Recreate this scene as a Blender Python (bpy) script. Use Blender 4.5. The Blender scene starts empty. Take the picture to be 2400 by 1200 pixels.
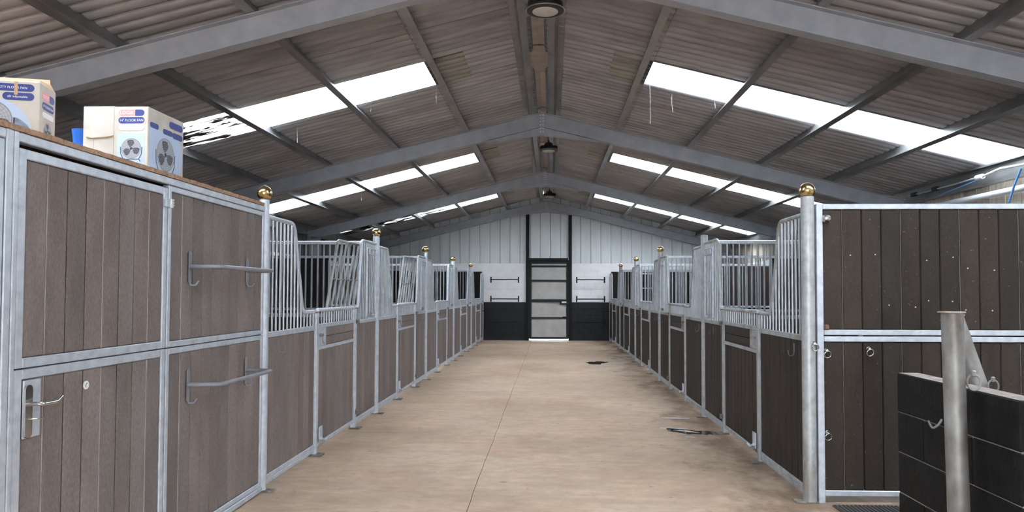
import bpy, math, random
from mathutils import Vector, Matrix
random.seed(7)
PI = math.pi
scene = bpy.context.scene
COL = scene.collection

# ------------------------------------------------------------------ camera
F_PX, PITCH, YAW, ROLL, SX, SY = 1690.0, 0.0315, 0.0323, 0.0022, 37.9, 34.2
cam_d = bpy.data.cameras.new('camera')
cam_d.sensor_fit = 'HORIZONTAL'
cam_d.sensor_width = 36.0
cam_d.lens = F_PX / 2400.0 * 36.0
cam_d.shift_x = -SX / 2400.0
cam_d.shift_y = SY / 2400.0
cam_d.clip_start = 0.05
cam_d.clip_end = 300
cam = bpy.data.objects.new('camera', cam_d)
COL.objects.link(cam)
fw = Vector((-math.sin(YAW) * math.cos(PITCH), math.cos(YAW) * math.cos(PITCH), math.sin(PITCH)))
rt = Vector((math.cos(YAW), math.sin(YAW), 0))
up = rt.cross(fw)
r2 = rt * math.cos(ROLL) + up * math.sin(ROLL)
u2 = -rt * math.sin(ROLL) + up * math.cos(ROLL)
m = Matrix((r2, u2, -fw)).transposed().to_4x4()
m.translation = Vector((0, 0, 1.6))
cam.matrix_world = m
scene.camera = cam

# ------------------------------------------------------------------ sky and exposure
world = bpy.data.worlds.new('overcast_sky')
scene.world = world
world.use_nodes = True
wn = world.node_tree.nodes
wn['Background'].inputs['Color'].default_value = (0.88, 0.94, 1.0, 1)
wn['Background'].inputs['Strength'].default_value = 34.0
vs = scene.view_settings
vs.view_transform = 'Standard'
vs.look = 'None'
vs.gamma = 1.0
vs.use_curve_mapping = False
vs.exposure = 0.0
cy = scene.cycles
cy.max_bounces = 8
cy.diffuse_bounces = 5
cy.glossy_bounces = 4
cy.transparent_max_bounces = 12
cy.sample_clamp_indirect = 8.0
cy.use_denoising = True

# ------------------------------------------------------------------ key dimensions (metres)
XL, XR = -2.34, 1.99          # stall front planes
YE = 24.57                    # face of the end wall
RX = -0.17                    # ridge
ZR = 4.75                     # rafter top at ridge
SL = 0.248                    # roof slope
SA = math.atan(SL)
WL, WR = -6.47, 6.14          # side walls
YB = -5.9                     # rear end of the building
FRAMES = [0.3, 6.40, 12.50, 18.56, 24.42]
LL, LR = (YE - 5.79) / 5, (YE - 5.665) / 5

# ------------------------------------------------------------------ materials
MATS = {}
def new_mat(name):
    m = bpy.data.materials.new(name)
    m.use_nodes = True
    nt = m.node_tree
    b = nt.nodes['Principled BSDF']
    MATS[name] = m
    return m, nt, b
def N(nt, kind, **kw):
    n = nt.nodes.new(kind)
    for k, v in kw.items():
        setattr(n, k, v)
    return n
def coords(nt, scale=(1, 1, 1)):
    g = N(nt, 'ShaderNodeNewGeometry')
    mp = N(nt, 'ShaderNodeMapping')
    mp.inputs['Scale'].default_value = scale
    nt.links.new(g.outputs['Position'], mp.inputs['Vector'])
    return mp.outputs['Vector']
def noise(nt, vec, scale, detail=4, rough=0.55):
    n = N(nt, 'ShaderNodeTexNoise')
    n.inputs['Scale'].default_value = scale
    n.inputs['Detail'].default_value = detail
    n.inputs['Roughness'].default_value = rough
    nt.links.new(vec, n.inputs['Vector'])
    return n.outputs['Fac']
def ramp(nt, fac, stops):
    r = N(nt, 'ShaderNodeValToRGB')
    e = r.color_ramp.elements
    while len(e) < len(stops):
        e.new(0.5)
    for i, (p, c) in enumerate(stops):
        e[i].position = p
        e[i].color = (c[0], c[1], c[2], 1) if len(c) == 3 else c
    nt.links.new(fac, r.inputs['Fac'])
    return r.outputs['Color']
def mix(nt, a, b, fac, mode='MIX'):
    n = N(nt, 'ShaderNodeMix', data_type='RGBA', blend_type=mode)
    for sock, v in ((n.inputs[0], fac), (n.inputs[6], a), (n.inputs[7], b)):
        if isinstance(v, (int, float)):
            sock.default_value = v
        elif isinstance(v, tuple):
            sock.default_value = (v[0], v[1], v[2], 1)
        else:
            nt.links.new(v, sock)
    return n.outputs[2]
def bump(nt, b, fac, strength=0.2, dist=0.01):
    n = N(nt, 'ShaderNodeBump')
    n.inputs['Strength'].default_value = strength
    n.inputs['Distance'].default_value = dist
    nt.links.new(fac, n.inputs['Height'])
    nt.links.new(n.outputs['Normal'], b.inputs['Normal'])
def mat_noise(name, c1, c2, scale=(1, 1, 1), ns=6, rough=0.6, metal=0.0, lo=0.35, hi=0.65, bmp=0.0, bscale=None, bdist=0.004,
              rnd=0.0, detail=4, spec=0.5):
    m, nt, b = new_mat(name)
    b.inputs['Specular IOR Level'].default_value = spec
    v = coords(nt, scale)
    f = noise(nt, v, ns, detail)
    col = ramp(nt, f, [(lo, c1), (hi, c2)])
    if rnd:
        oi = N(nt, 'ShaderNodeObjectInfo')
        mr = N(nt, 'ShaderNodeMapRange')
        mr.inputs['To Min'].default_value = 1 - rnd
        mr.inputs['To Max'].default_value = 1 + rnd
        nt.links.new(oi.outputs['Random'], mr.inputs['Value'])
        cc = N(nt, 'ShaderNodeCombineColor')
        for i in range(3):
            nt.links.new(mr.outputs['Result'], cc.inputs[i])
        col = mix(nt, col, cc.outputs['Color'], 1.0, 'MULTIPLY')
    nt.links.new(col, b.inputs['Base Color'])
    b.inputs['Roughness'].default_value = rough
    b.inputs['Metallic'].default_value = metal
    if bmp:
        f2 = noise(nt, coords(nt, scale), bscale or ns * 3, 3)
        bump(nt, b, f2, bmp, bdist)
    return m
def mat_flat(name, c, rough=0.5, metal=0.0, spec=0.5):
    m, nt, b = new_mat(name)
    b.inputs['Specular IOR Level'].default_value = spec
    b.inputs['Base Color'].default_value = (c[0], c[1], c[2], 1)
    b.inputs['Roughness'].default_value = rough
    b.inputs['Metallic'].default_value = metal
    return m

mat_noise('galvanised', (0.52, 0.57, 0.635), (0.68, 0.73, 0.80), (1, 1, 1), 16, 0.42, 0.5, 0.34, 0.66, 0.08, 60, 0.002)
def mat_dirty_galv():
    m, nt, b = new_mat('galvanised_dirty')
    col = ramp(nt, noise(nt, coords(nt), 15, 4), [(0.32, (0.30, 0.32, 0.32)), (0.68, (0.45, 0.475, 0.485))])
    dirt = noise(nt, coords(nt, (1, 1, .45)), 2.6, 6, 0.6)
    col = mix(nt, col, (0.17, 0.125, 0.085), ramp(nt, dirt, [(0.54, (0, 0, 0)), (0.70, (0.8, 0.8, 0.8))]))
    nt.links.new(col, b.inputs['Base Color'])
    b.inputs['Roughness'].default_value = 0.48
    b.inputs['Metallic'].default_value = 0.4
mat_dirty_galv()
mat_noise('galvanised_bar', (0.38, 0.41, 0.44), (0.56, 0.60, 0.63), (1, 1, .4), 18, 0.40, 0.7, 0.3, 0.7)
mat_noise('weathered_pipe', (0.115, 0.10, 0.085), (0.285, 0.285, 0.28), (1, 1, .6), 7, 0.5, 0.35, 0.35, 0.65, 0.1, 40, 0.002)
mat_noise('grey_lacquer', (0.165, 0.17, 0.19), (0.21, 0.215, 0.24), (1, 1, 1), 8, 0.35, 0.2)
def mat_board(name, brown, grey, var, spec):
    """recycled plastic board: a tone of its own per board, soft mottling and fine pale specks"""
    m, nt, b = new_mat(name)
    oi = N(nt, 'ShaderNodeObjectInfo')
    mul = N(nt, 'ShaderNodeMath', operation='MULTIPLY'); mul.inputs[1].default_value = 7.31
    fr = N(nt, 'ShaderNodeMath', operation='FRACT')
    nt.links.new(oi.outputs['Random'], mul.inputs[0]); nt.links.new(mul.outputs[0], fr.inputs[0])
    col = mix(nt, brown, grey, fr.outputs[0])
    mr = N(nt, 'ShaderNodeMapRange')
    mr.inputs['To Min'].default_value = 1 - var; mr.inputs['To Max'].default_value = 1 + var
    nt.links.new(oi.outputs['Random'], mr.inputs['Value'])
    cc = N(nt, 'ShaderNodeCombineColor')
    for k in range(3): nt.links.new(mr.outputs['Result'], cc.inputs[k])
    col = mix(nt, col, cc.outputs['Color'], 1.0, 'MULTIPLY')
    soft = noise(nt, coords(nt, (2.5, 2.5, 0.9)), 2.2, 5, 0.6)
    col = mix(nt, col, ramp(nt, soft, [(0.28, (0.80, 0.78, 0.77)), (0.72, (1.18, 1.18, 1.18))]), 1.0, 'MULTIPLY')
    grain = noise(nt, coords(nt, (1, 1, 0.45)), 95, 3, 0.6)
    col = mix(nt, col, ramp(nt, grain, [(0.30, (0.80, 0.80, 0.80)), (0.70, (1.22, 1.22, 1.22))]), 1.0, 'MULTIPLY')
    speck = noise(nt, coords(nt), 55, 2, 0.5)
    col = mix(nt, col, (0.30, 0.28, 0.26), ramp(nt, speck, [(0.72, (0, 0, 0)), (0.80, (0.6, 0.6, 0.6))]))
    nt.links.new(col, b.inputs['Base Color'])
    b.inputs['Roughness'].default_value = 0.66
    b.inputs['Specular IOR Level'].default_value = spec
    bump(nt, b, grain, 0.45, 0.004)
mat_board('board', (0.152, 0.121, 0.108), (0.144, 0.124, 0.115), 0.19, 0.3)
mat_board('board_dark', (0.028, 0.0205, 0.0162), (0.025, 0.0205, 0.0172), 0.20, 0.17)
mat_noise('joint_dim', (0.12, 0.11, 0.10), (0.16, 0.15, 0.14), (1, 1, 1), 10, 0.6)
mat_noise('joint_pale', (0.34, 0.33, 0.32), (0.42, 0.41, 0.40), (1, 1, 1), 10, 0.6)
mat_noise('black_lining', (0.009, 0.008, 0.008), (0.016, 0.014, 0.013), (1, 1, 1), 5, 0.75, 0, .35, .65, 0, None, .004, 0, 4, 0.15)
mat_noise('fibre_cement', (0.31, 0.30, 0.308), (0.51, 0.50, 0.512), (.5, 2.2, 1), 2.2, 0.85, 0, 0.3, 0.7, 0.25, 60, 0.003, 0.07, 7)
mat_noise('roof_steel', (0.31, 0.33, 0.37), (0.40, 0.42, 0.46), (1, 1, 1), 5, 0.5, 0.0, 0.3, 0.7)
mat_noise('purlin_steel', (0.22, 0.225, 0.22), (0.36, 0.365, 0.36), (1, .4, 1), 5, 0.33, 0.75, 0.3, 0.7)
mat_noise('ridge_pale', (0.36, 0.31, 0.27), (0.46, 0.40, 0.36), (1, 1, 1), 6, 0.8)
mat_noise('wall_white', (0.82, 0.82, 0.85), (0.90, 0.90, 0.92), (1, 1, 1), 4, 0.7, 0, 0.3, 0.7, 0.2, 60, 0.002)
mat_noise('wall_black', (0.008, 0.009, 0.012), (0.015, 0.016, 0.019), (1, 1, 1), 5, 0.6, 0, 0.3, 0.7, 0.3, 40, 0.003, 0, 4, 0.25)
mat_noise('mortar_grey', (0.12, 0.10, 0.085), (0.22, 0.19, 0.165), (1, 1, 1), 9, 0.9)
mat_noise('black_block', (0.004, 0.0042, 0.0048), (0.011, 0.0108, 0.0105), (1, 1, 1), 10, 0.68, 0, 0.3, 0.7, 0.5, 45, 0.006, 0, 4, 0.12)
mat_noise('bare_block', (0.15, 0.125, 0.11), (0.29, 0.25, 0.23), (1, 1, 1), 16, 0.9, 0, 0.3, 0.7, 0.5, 60, 0.006)
mat_noise('cladding', (0.62, 0.66, 0.68), (0.71, 0.75, 0.77), (3, 3, .4), 3, 0.55, 0, 0.3, 0.7)
mat_noise('cladding_shaded', (0.10, 0.11, 0.12), (0.15, 0.16, 0.17), (3, 3, .4), 3, 0.6)  # shade of the left wall put into a darker cladding colour
mat_noise('cladding_beige', (0.46, 0.40, 0.33), (0.70, 0.63, 0.54), (2, 5, .4), 3, 0.7, 0, 0.3, 0.7, 0, None, 0.004, 0.18)
mat_noise('door_grey', (0.36, 0.345, 0.33), (0.43, 0.415, 0.40), (1, 1, 1), 3, 0.7)
mat_noise('lap_green', (0.255, 0.250, 0.212), (0.42, 0.408, 0.36), (.5, 3, 1), 3, 0.7)
mat_flat('black_paint', (0.006, 0.0065, 0.0075), 0.5, 0.0, 0.15)
mat_flat('dark_green_paint', (0.012, 0.018, 0.019), 0.5, 0.0, 0.18)
mat_noise('foot_steel', (0.10, 0.075, 0.055), (0.24, 0.215, 0.19), (1, 1, 1), 20, 0.7, 0.2)
mat_flat('brass', (0.60, 0.455, 0.225), 0.22, 1.0)
mat_flat('chrome', (0.62, 0.61, 0.60), 0.18, 1.0)
mat_noise('rust', (0.10, 0.055, 0.035), (0.20, 0.12, 0.08), (1, 1, 1), 25, 0.8)
mat_noise('cap_steel', (0.22, 0.13, 0.085), (0.40, 0.37, 0.34), (1, 1, 1), 22, 0.6, 0.2)
mat_noise('chipboard', (0.21, 0.125, 0.075), (0.40, 0.26, 0.17), (1, 1, 1), 45, 0.9, 0, 0.3, 0.7, 0.6, 60, 0.006)
mat_noise('carton_white', (0.47, 0.435, 0.385), (0.58, 0.555, 0.50), (1, 1, 1), 5, 0.6, 0, 0.35, 0.6)
mat_noise('carton_brown', (0.40, 0.26, 0.16), (0.48, 0.32, 0.21), (1, 1, 1), 6, 0.8)
mat_flat('print_navy', (0.028, 0.045, 0.20), 0.5)
mat_flat('print_pink', (0.80, 0.30, 0.33), 0.5)
mat_flat('print_white', (0.85, 0.85, 0.85), 0.5)
mat_flat('print_blue', (0.47, 0.58, 0.76), 0.5)
mat_flat('print_dark', (0.035, 0.035, 0.045), 0.5)
mat_flat('print_grey', (0.24, 0.25, 0.29), 0.5)
mat_flat('print_haze', (0.42, 0.44, 0.50), 0.5)
mat_flat('print_line', (0.45, 0.50, 0.66), 0.5)
mat_flat('blue_plastic', (0.015, 0.13, 0.55), 0.35)
mat_flat('blue_cable', (0.10, 0.28, 0.60), 0.4)
mat_flat('white_plastic', (0.72, 0.74, 0.76), 0.4)
mat_flat('lamp_black', (0.022, 0.022, 0.023), 0.55, 0.0, 0.3)
mat_flat('lamp_lens', (0.55, 0.53, 0.51), 0.35)
mat_flat('rubber', (0.05, 0.047, 0.044), 0.7)
mat_noise('straw', (0.35, 0.26, 0.14), (0.5, 0.40, 0.24), (1, 1, 1), 20, 0.8)
mat_flat('cobweb', (0.55, 0.55, 0.53), 0.8)

def make_floor_mat():
    m, nt, b = new_mat('concrete')
    v = coords(nt)
    big = noise(nt, v, 0.55, 6, 0.6)
    col = ramp(nt, big, [(0.28, (0.34, 0.242, 0.168)), (0.5, (0.445, 0.331, 0.243)), (0.72, (0.52, 0.403, 0.312))])
    streak = noise(nt, coords(nt, (0.5, 2.6, 1)), 1.6, 6, 0.65)
    col = mix(nt, col, ramp(nt, streak, [(0.30, (0.70, 0.67, 0.65)), (0.56, (1.0, 1.0, 1.0))]), 0.8, 'MULTIPLY')
    mid = noise(nt, coords(nt, (1.0, 1.8, 1)), 5.5, 6, 0.7)
    col = mix(nt, col, ramp(nt, mid, [(0.3, (0.80, 0.79, 0.78)), (0.7, (1.13, 1.13, 1.13))]), 0.9, 'MULTIPLY')
    fine = noise(nt, v, 70, 3, 0.6)
    col = mix(nt, col, ramp(nt, fine, [(0.3, (0.86, 0.86, 0.86)), (0.7, (1.08, 1.08, 1.08))]), 0.8, 'MULTIPLY')
    pink = noise(nt, coords(nt, (1, 1, 1)), 0.9, 3, 0.5)
    col = mix(nt, col, ramp(nt, pink, [(0.5, (1, 1, 1)), (0.75, (1.03, 0.94, 0.92))]), 1.0, 'MULTIPLY')
    spots = noise(nt, v, 9, 2, 0.5)
    col = mix(nt, col, ramp(nt, spots, [(0.26, (0.55, 0.52, 0.50)), (0.31, (1, 1, 1))]), 0.6, 'MULTIPLY')
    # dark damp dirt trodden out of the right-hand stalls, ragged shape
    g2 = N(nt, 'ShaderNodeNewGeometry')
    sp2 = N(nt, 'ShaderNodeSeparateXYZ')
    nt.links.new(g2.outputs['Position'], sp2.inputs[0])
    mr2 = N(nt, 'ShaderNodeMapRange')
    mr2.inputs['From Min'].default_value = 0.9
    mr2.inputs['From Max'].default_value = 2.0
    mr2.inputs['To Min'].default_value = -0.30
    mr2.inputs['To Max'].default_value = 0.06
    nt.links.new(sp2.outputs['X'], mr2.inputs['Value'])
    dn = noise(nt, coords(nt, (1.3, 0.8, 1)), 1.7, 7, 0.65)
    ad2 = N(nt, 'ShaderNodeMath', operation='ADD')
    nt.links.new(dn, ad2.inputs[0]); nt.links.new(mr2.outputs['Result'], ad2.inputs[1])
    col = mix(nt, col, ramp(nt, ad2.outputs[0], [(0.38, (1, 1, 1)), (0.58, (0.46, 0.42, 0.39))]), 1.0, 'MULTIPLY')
    nt.links.new(col, b.inputs['Base Color'])
    b.inputs['Specular IOR Level'].default_value = 0.28
    rr = ramp(nt, streak, [(0.30, (0.45, 0.45, 0.45)), (0.55, (0.7, 0.7, 0.7))])
    nt.links.new(rr, b.inputs['Roughness'])
    bump(nt, b, fine, 0.12, 0.003)
make_floor_mat()

def make_water():
    m, nt, b = new_mat('puddle_water')
    b.inputs['Base Color'].default_value = (0.055, 0.042, 0.034, 1)
    b.inputs['Roughness'].default_value = 0.03
    b.inputs['IOR'].default_value = 1.33
make_water()
mat_noise('puddle_pale', (0.66, 0.66, 0.68), (0.90, 0.90, 0.92), (1, 3, 1), 9, 0.12)  # pale glossy patches, lighter than the puddle water

def make_skylight(name, mode):
    m, nt, b = new_mat(name)
    nt.nodes.remove(b)
    out = nt.nodes['Material Output']
    tr = N(nt, 'ShaderNodeBsdfTransparent')
    tr.inputs['Color'].default_value = (0.80, 0.81, 0.82, 1)
    tl = N(nt, 'ShaderNodeBsdfTranslucent')
    tl.inputs['Color'].default_value = (0.85, 0.86, 0.87, 1)
    mx = N(nt, 'ShaderNodeMixShader')
    mx.inputs['Fac'].default_value = 0.25
    nt.links.new(tr.outputs[0], mx.inputs[1])
    nt.links.new(tl.outputs[0], mx.inputs[2])
    last = mx.outputs[0]
    if mode:
        df = N(nt, 'ShaderNodeBsdfDiffuse')
        df.inputs['Color'].default_value = (0.035, 0.03, 0.022, 1)
        f = noise(nt, coords(nt, (1.1, 9.0, 0.0)), 1.4, 8, 0.65)
        g = N(nt, 'ShaderNodeNewGeometry')
        sp = N(nt, 'ShaderNodeSeparateXYZ')
        nt.links.new(g.outputs['Position'], sp.inputs[0])
        mr = N(nt, 'ShaderNodeMapRange')
        nt.links.new(sp.outputs['X'], mr.inputs['Value'])
        if mode == 1:      # moss only on the lower half
            mr.inputs['From Min'].default_value = -3.4
            mr.inputs['From Max'].default_value = -5.0
            mr.inputs['To Min'].default_value = -0.20
            mr.inputs['To Max'].default_value = 0.06
        else:              # moss along the whole sheet
            mr.inputs['From Min'].default_value = -1.4
            mr.inputs['From Max'].default_value = -5.4
            mr.inputs['To Min'].default_value = -0.08
            mr.inputs['To Max'].default_value = 0.10
        ad = N(nt, 'ShaderNodeMath', operation='ADD')
        nt.links.new(f, ad.inputs[0])
        nt.links.new(mr.outputs['Result'], ad.inputs[1])
        st = N(nt, 'ShaderNodeMapRange')
        st.inputs['From Min'].default_value = 0.50
        st.inputs['From Max'].default_value = 0.53
        nt.links.new(ad.outputs[0], st.inputs['Value'])
        mx2 = N(nt, 'ShaderNodeMixShader')
        nt.links.new(st.outputs['Result'], mx2.inputs['Fac'])
        nt.links.new(last, mx2.inputs[1])
        nt.links.new(df.outputs[0], mx2.inputs[2])
        last = mx2.outputs[0]
    nt.links.new(last, out.inputs['Surface'])
make_skylight('skylight', 0)
make_skylight('skylight_mossy', 1)
make_skylight('skylight_streaked', 2)

# ------------------------------------------------------------------ mesh tools
class MB:
    def __init__(s):
        s.v, s.f, s.sm = [], [], []
    def add(s, vs, fs, smooth=False):
        o = len(s.v)
        s.v += [tuple(p) for p in vs]
        s.f += [tuple(i + o for i in f) for f in fs]
        s.sm += [smooth] * len(fs)
        return s
    def box(s, x0, x1, y0, y1, z0, z1):
        return s.add([(x0, y0, z0), (x1, y0, z0), (x1, y1, z0), (x0, y1, z0), (x0, y0, z1), (x1, y0, z1), (x1, y1, z1), (x0, y1, z1)],
                     [(0, 3, 2, 1), (4, 5, 6, 7), (0, 1, 5, 4), (1, 2, 6, 5), (2, 3, 7, 6), (3, 0, 4, 7)])
    def cbox(s, c, d, ch=0.004):
        """box with chamfered edges, centre c and size d"""
        hx, hy, hz = d[0] / 2, d[1] / 2, d[2] / 2
        ch = min(ch, hx * .45, hy * .45, hz * .45)
        vs, idx = [], {}
        for sx in (-1, 1):
            for sy in (-1, 1):
                for sz in (-1, 1):
                    for ax in range(3):
                        p = [sx * (hx - (0 if ax == 0 else ch)), sy * (hy - (0 if ax == 1 else ch)), sz * (hz - (0 if ax == 2 else ch))]
                        idx[(sx, sy, sz, ax)] = len(vs)
                        vs.append((p[0] + c[0], p[1] + c[1], p[2] + c[2]))
        fs = []
        def quad(a):
            fs.append(a)
        for q in (-1, 1):
            quad([idx[(q, a, b, 0)] for a, b in ((-1, -1), (1, -1), (1, 1), (-1, 1))][::q])
            quad([idx[(a, q, b, 1)] for a, b in ((-1, -1), (-1, 1), (1, 1), (1, -1))][::q])
            quad([idx[(a, b, q, 2)] for a, b in ((-1, -1), (1, -1), (1, 1), (-1, 1))][::q])
        for a in (-1, 1):
            for b in (-1, 1):
                fs.append([idx[(a, b, -1, 0)], idx[(a, b, 1, 0)], idx[(a, b, 1, 1)], idx[(a, b, -1, 1)]][::a * b])
                fs.append([idx[(a, -1, b, 0)], idx[(a, -1, b, 2)], idx[(a, 1, b, 2)], idx[(a, 1, b, 0)]][::a * b])
                fs.append([idx[(-1, a, b, 1)], idx[(1, a, b, 1)], idx[(1, a, b, 2)], idx[(-1, a, b, 2)]][::a * b])
        for a in (-1, 1):
            for b in (-1, 1):
                for d_ in (-1, 1):
                    fs.append([idx[(a, b, d_, 0)], idx[(a, b, d_, 1)], idx[(a, b, d_, 2)]][::a * b * d_])
        return s.add(vs, fs)
    def tube(s, pts, r, seg=10, caps=True, smooth=True):
        pts = [Vector(p) for p in pts]
        rs = r if isinstance(r, (list, tuple)) else [r] * len(pts)
        t0 = (pts[1] - pts[0]).normalized()
        n = t0.orthogonal().normalized()
        vs, fs = [], []
        for i, p in enumerate(pts):
            if i == 0:
                t = t0
            elif i == len(pts) - 1:
                t = (pts[i] - pts[i - 1]).normalized()
            else:
                t = ((pts[i] - pts[i - 1]).normalized() + (pts[i + 1] - pts[i]).normalized()).normalized()
            n = (n - t * n.dot(t)).normalized()
            b = t.cross(n)
            for k in range(seg):
                a = 2 * PI * k / seg
                vs.append(p + (n * math.cos(a) + b * math.sin(a)) * rs[i])
        for i in range(len(pts) - 1):
            for k in range(seg):
                k2 = (k + 1) % seg
                fs.append((i * seg + k, i * seg + k2, (i + 1) * seg + k2, (i + 1) * seg + k))
        s.add(vs, fs, smooth)
        if caps:
            o = len(s.v) - len(vs)
            s.f.append(tuple(o + k for k in range(seg))[::-1]); s.sm.append(False)
            s.f.append(tuple(o + (len(pts) - 1) * seg + k for k in range(seg))); s.sm.append(False)
        return s
    def lathe(s, prof, c=(0, 0, 0), seg=20, smooth=True):
        """profile of (r, z) turned about the vertical through c"""
        vs, fs = [], []
        for r, z in prof:
            for k in range(seg):
                a = 2 * PI * k / seg
                vs.append((c[0] + r * math.cos(a), c[1] + r * math.sin(a), c[2] + z))
        for i in range(len(prof) - 1):
            for k in range(seg):
                k2 = (k + 1) % seg
                fs.append((i * seg + k, i * seg + k2, (i + 1) * seg + k2, (i + 1) * seg + k))
        s.add(vs, fs, smooth)
        o = len(s.v) - len(vs)
        if prof[0][0] > 1e-5:
            s.f.append(tuple(o + k for k in range(seg))[::-1]); s.sm.append(False)
        if prof[-1][0] > 1e-5:
            s.f.append(tuple(o + (len(prof) - 1) * seg + k for k in range(seg))); s.sm.append(False)
        return s
    def ball(s, c, r, seg=20, rings=12):
        prof = [(max(1e-6, r * math.sin(PI * i / rings)), -r * math.cos(PI * i / rings)) for i in range(rings + 1)]
        return s.lathe(prof, c, seg)
    def prism(s, poly, a0, a1, axis='y', smooth=False):
        """2D polygon (list of 2-tuples) extruded along an axis"""
        n = len(poly)
        def P(p, a):
            return {'y': (p[0], a, p[1]), 'x': (a, p[0], p[1]), 'z': (p[0], p[1], a)}[axis]
        vs = [P(p, a0) for p in poly] + [P(p, a1) for p in poly]
        fs = [tuple(range(n))[::-1], tuple(range(n, 2 * n))] + [(i, (i + 1) % n, n + (i + 1) % n, n + i) for i in range(n)]
        return s.add(vs, fs, smooth)
    def mesh(s, name, mat):
        me = bpy.data.meshes.new(name)
        me.from_pydata(s.v, [], s.f)
        me.polygons.foreach_set('use_smooth', s.sm)
        mats = mat if isinstance(mat, (list, tuple)) else [mat]
        for q in mats:
            me.materials.append(MATS[q])
        if any(s.sm):
            me.set_sharp_from_angle(angle=math.radians(50))
        me.update()
        return me

def rot_pts(vs, ax, ang, c=(0, 0, 0)):
    R = Matrix.Rotation(ang, 3, ax)
    c = Vector(c)
    return [tuple(R @ (Vector(v) - c) + c) for v in vs]
def fillet(pts, rad, n=6):
    """round the inner corners of a polyline"""
    pts = [Vector(p) for p in pts]
    out = [pts[0]]
    for i in range(1, len(pts) - 1):
        a, b, c = pts[i - 1], pts[i], pts[i + 1]
        d1, d2 = (a - b).normalized(), (c - b).normalized()
        half = d1.angle(d2) / 2
        L = min(rad / math.tan(half), (a - b).length * .49, (c - b).length * .49)
        p, q = b + d1 * L, b + d2 * L
        for k in range(n + 1):
            t = k / n
            out.append(p * (1 - t) ** 2 + b * 2 * t * (1 - t) + q * t * t)
    out.append(pts[-1])
    return out

CACHE = {}
W = {}
def obj(name, mesh, parent=None, loc=(0, 0, 0), rot=None, raw=False):
    """link a mesh; loc is in world space unless raw (then in the parent's space)"""
    o = bpy.data.objects.new(name, mesh)
    COL.objects.link(o)
    loc = Vector(loc)
    if parent is not None:
        o.parent = parent
        o.location = loc if raw else loc - W[parent]
        W[o] = loc + W[parent] if raw else loc
    else:
        o.location = loc
        W[o] = loc
    if rot:
        o.rotation_euler = rot
    return o
def tag(o, label=None, cat=None, group=None, kind=None):
    if label: o['label'] = label
    if cat: o['category'] = cat
    if group: o['group'] = group
    if kind: o['kind'] = kind
    return o
def thing(name, label, cat, loc=(0, 0, 0), group=None, kind=None, rot=None):
    return tag(obj(name, None, None, loc, rot), label, cat, group, kind)
def shared(key, fn):
    if key not in CACHE:
        CACHE[key] = fn()
    return CACHE[key]
def r4(*a):
    return tuple(round(x, 4) for x in a)
def cbox_mesh(d, mat, ch=0.003):
    return shared(('cb', r4(*d), mat, ch), lambda: MB().cbox((0, 0, 0), d, ch).mesh('block_shape', mat))
def cyl_mesh(r, h, mat, seg=8):
    return shared(('cy', r4(r, h), mat, seg), lambda: MB().tube([(0, 0, 0), (0, 0, h)], r, seg).mesh('round_bar', mat))
def board(parent, c, d, mat='board', name='board'):
    return obj(name, cbox_mesh(d, mat, 0.005), parent, c)

# ------------------------------------------------------------------ floor
floor = tag(obj('floor', MB().box(-9, 9, -14, 28, -0.30, -0.035).mesh('floor', 'mortar_grey')), kind='structure')
def joint_line(y0, y1, n, x, amp):
    rnd = random.Random(3)
    pts, off = [], 0
    for i in range(n + 1):
        off = off * 0.75 + rnd.uniform(-amp, amp)
        pts.append((x + off - 0.0025 * i * (y1 - y0) / n, y0 + (y1 - y0) * i / n))
    return pts
JL = joint_line(-13.9, 27.9, 240, -0.575, 0.006)
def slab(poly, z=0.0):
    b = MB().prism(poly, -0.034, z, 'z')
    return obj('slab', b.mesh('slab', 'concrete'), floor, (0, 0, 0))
g = 0.0024
y_t = 8.29
lo = [p for p in JL if p[1] < y_t]
hi = [p for p in JL if p[1] > y_t]
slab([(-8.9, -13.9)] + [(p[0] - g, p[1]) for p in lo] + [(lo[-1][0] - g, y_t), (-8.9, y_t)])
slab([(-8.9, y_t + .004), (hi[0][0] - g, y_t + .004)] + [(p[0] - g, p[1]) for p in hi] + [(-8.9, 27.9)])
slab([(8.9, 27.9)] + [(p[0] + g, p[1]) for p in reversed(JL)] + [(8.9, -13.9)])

# ------------------------------------------------------------------ roof
ceiling = tag(obj('ceiling', None), 'grey corrugated fibre cement roof with skylight strips', None, None, 'structure')
SHEET_W = 1.0085
PITCH_C = SHEET_W / 6
def sheet_mesh(length, mat, thick=0.006):
    def fn():
        b = MB()
        # one corrugation: broad underside with a narrow rounded groove
        ph = [(0.0, .050), (.045, .045), (.09, .028), (.14, .010), (.22, .001), (.50, -.004), (.78, .001), (.86, .010), (.91, .028), (.955, .045)]
        top, bot = [], []
        for c in range(7):
            for p, z in ph:
                v = (c + p) * PITCH_C
                if v > SHEET_W + .25 * PITCH_C:
                    break
                top.append((v, z - .022 + thick)); bot.append((v, z - .022))
        n = len(top) - 1
        vs = [(0, v, z) for v, z in top] + [(length, v, z) for v, z in top] + [(0, v, z) for v, z in bot] + [(length, v, z) for v, z in bot]
        m1 = n + 1
        fs = []
        for k in range(n):
            fs.append((k, m1 + k, m1 + k + 1, k + 1))
            fs.append((2 * m1 + k, 2 * m1 + k + 1, 3 * m1 + k + 1, 3 * m1 + k))
            fs.append((k, k + 1, 2 * m1 + k + 1, 2 * m1 + k))
            fs.append((m1 + k, 3 * m1 + k, 3 * m1 + k + 1, m1 + k + 1))
        b.add(vs, fs, True)
        return b.mesh('corrugated_sheet', mat)
    return shared(('sheet', r4(length), mat), fn)
PUR_H = 0.20
ZS = ZR + PUR_H + 0.028            # sheet mid level at ridge
def roof_z(d):
    return ZS - SL * d
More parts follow.
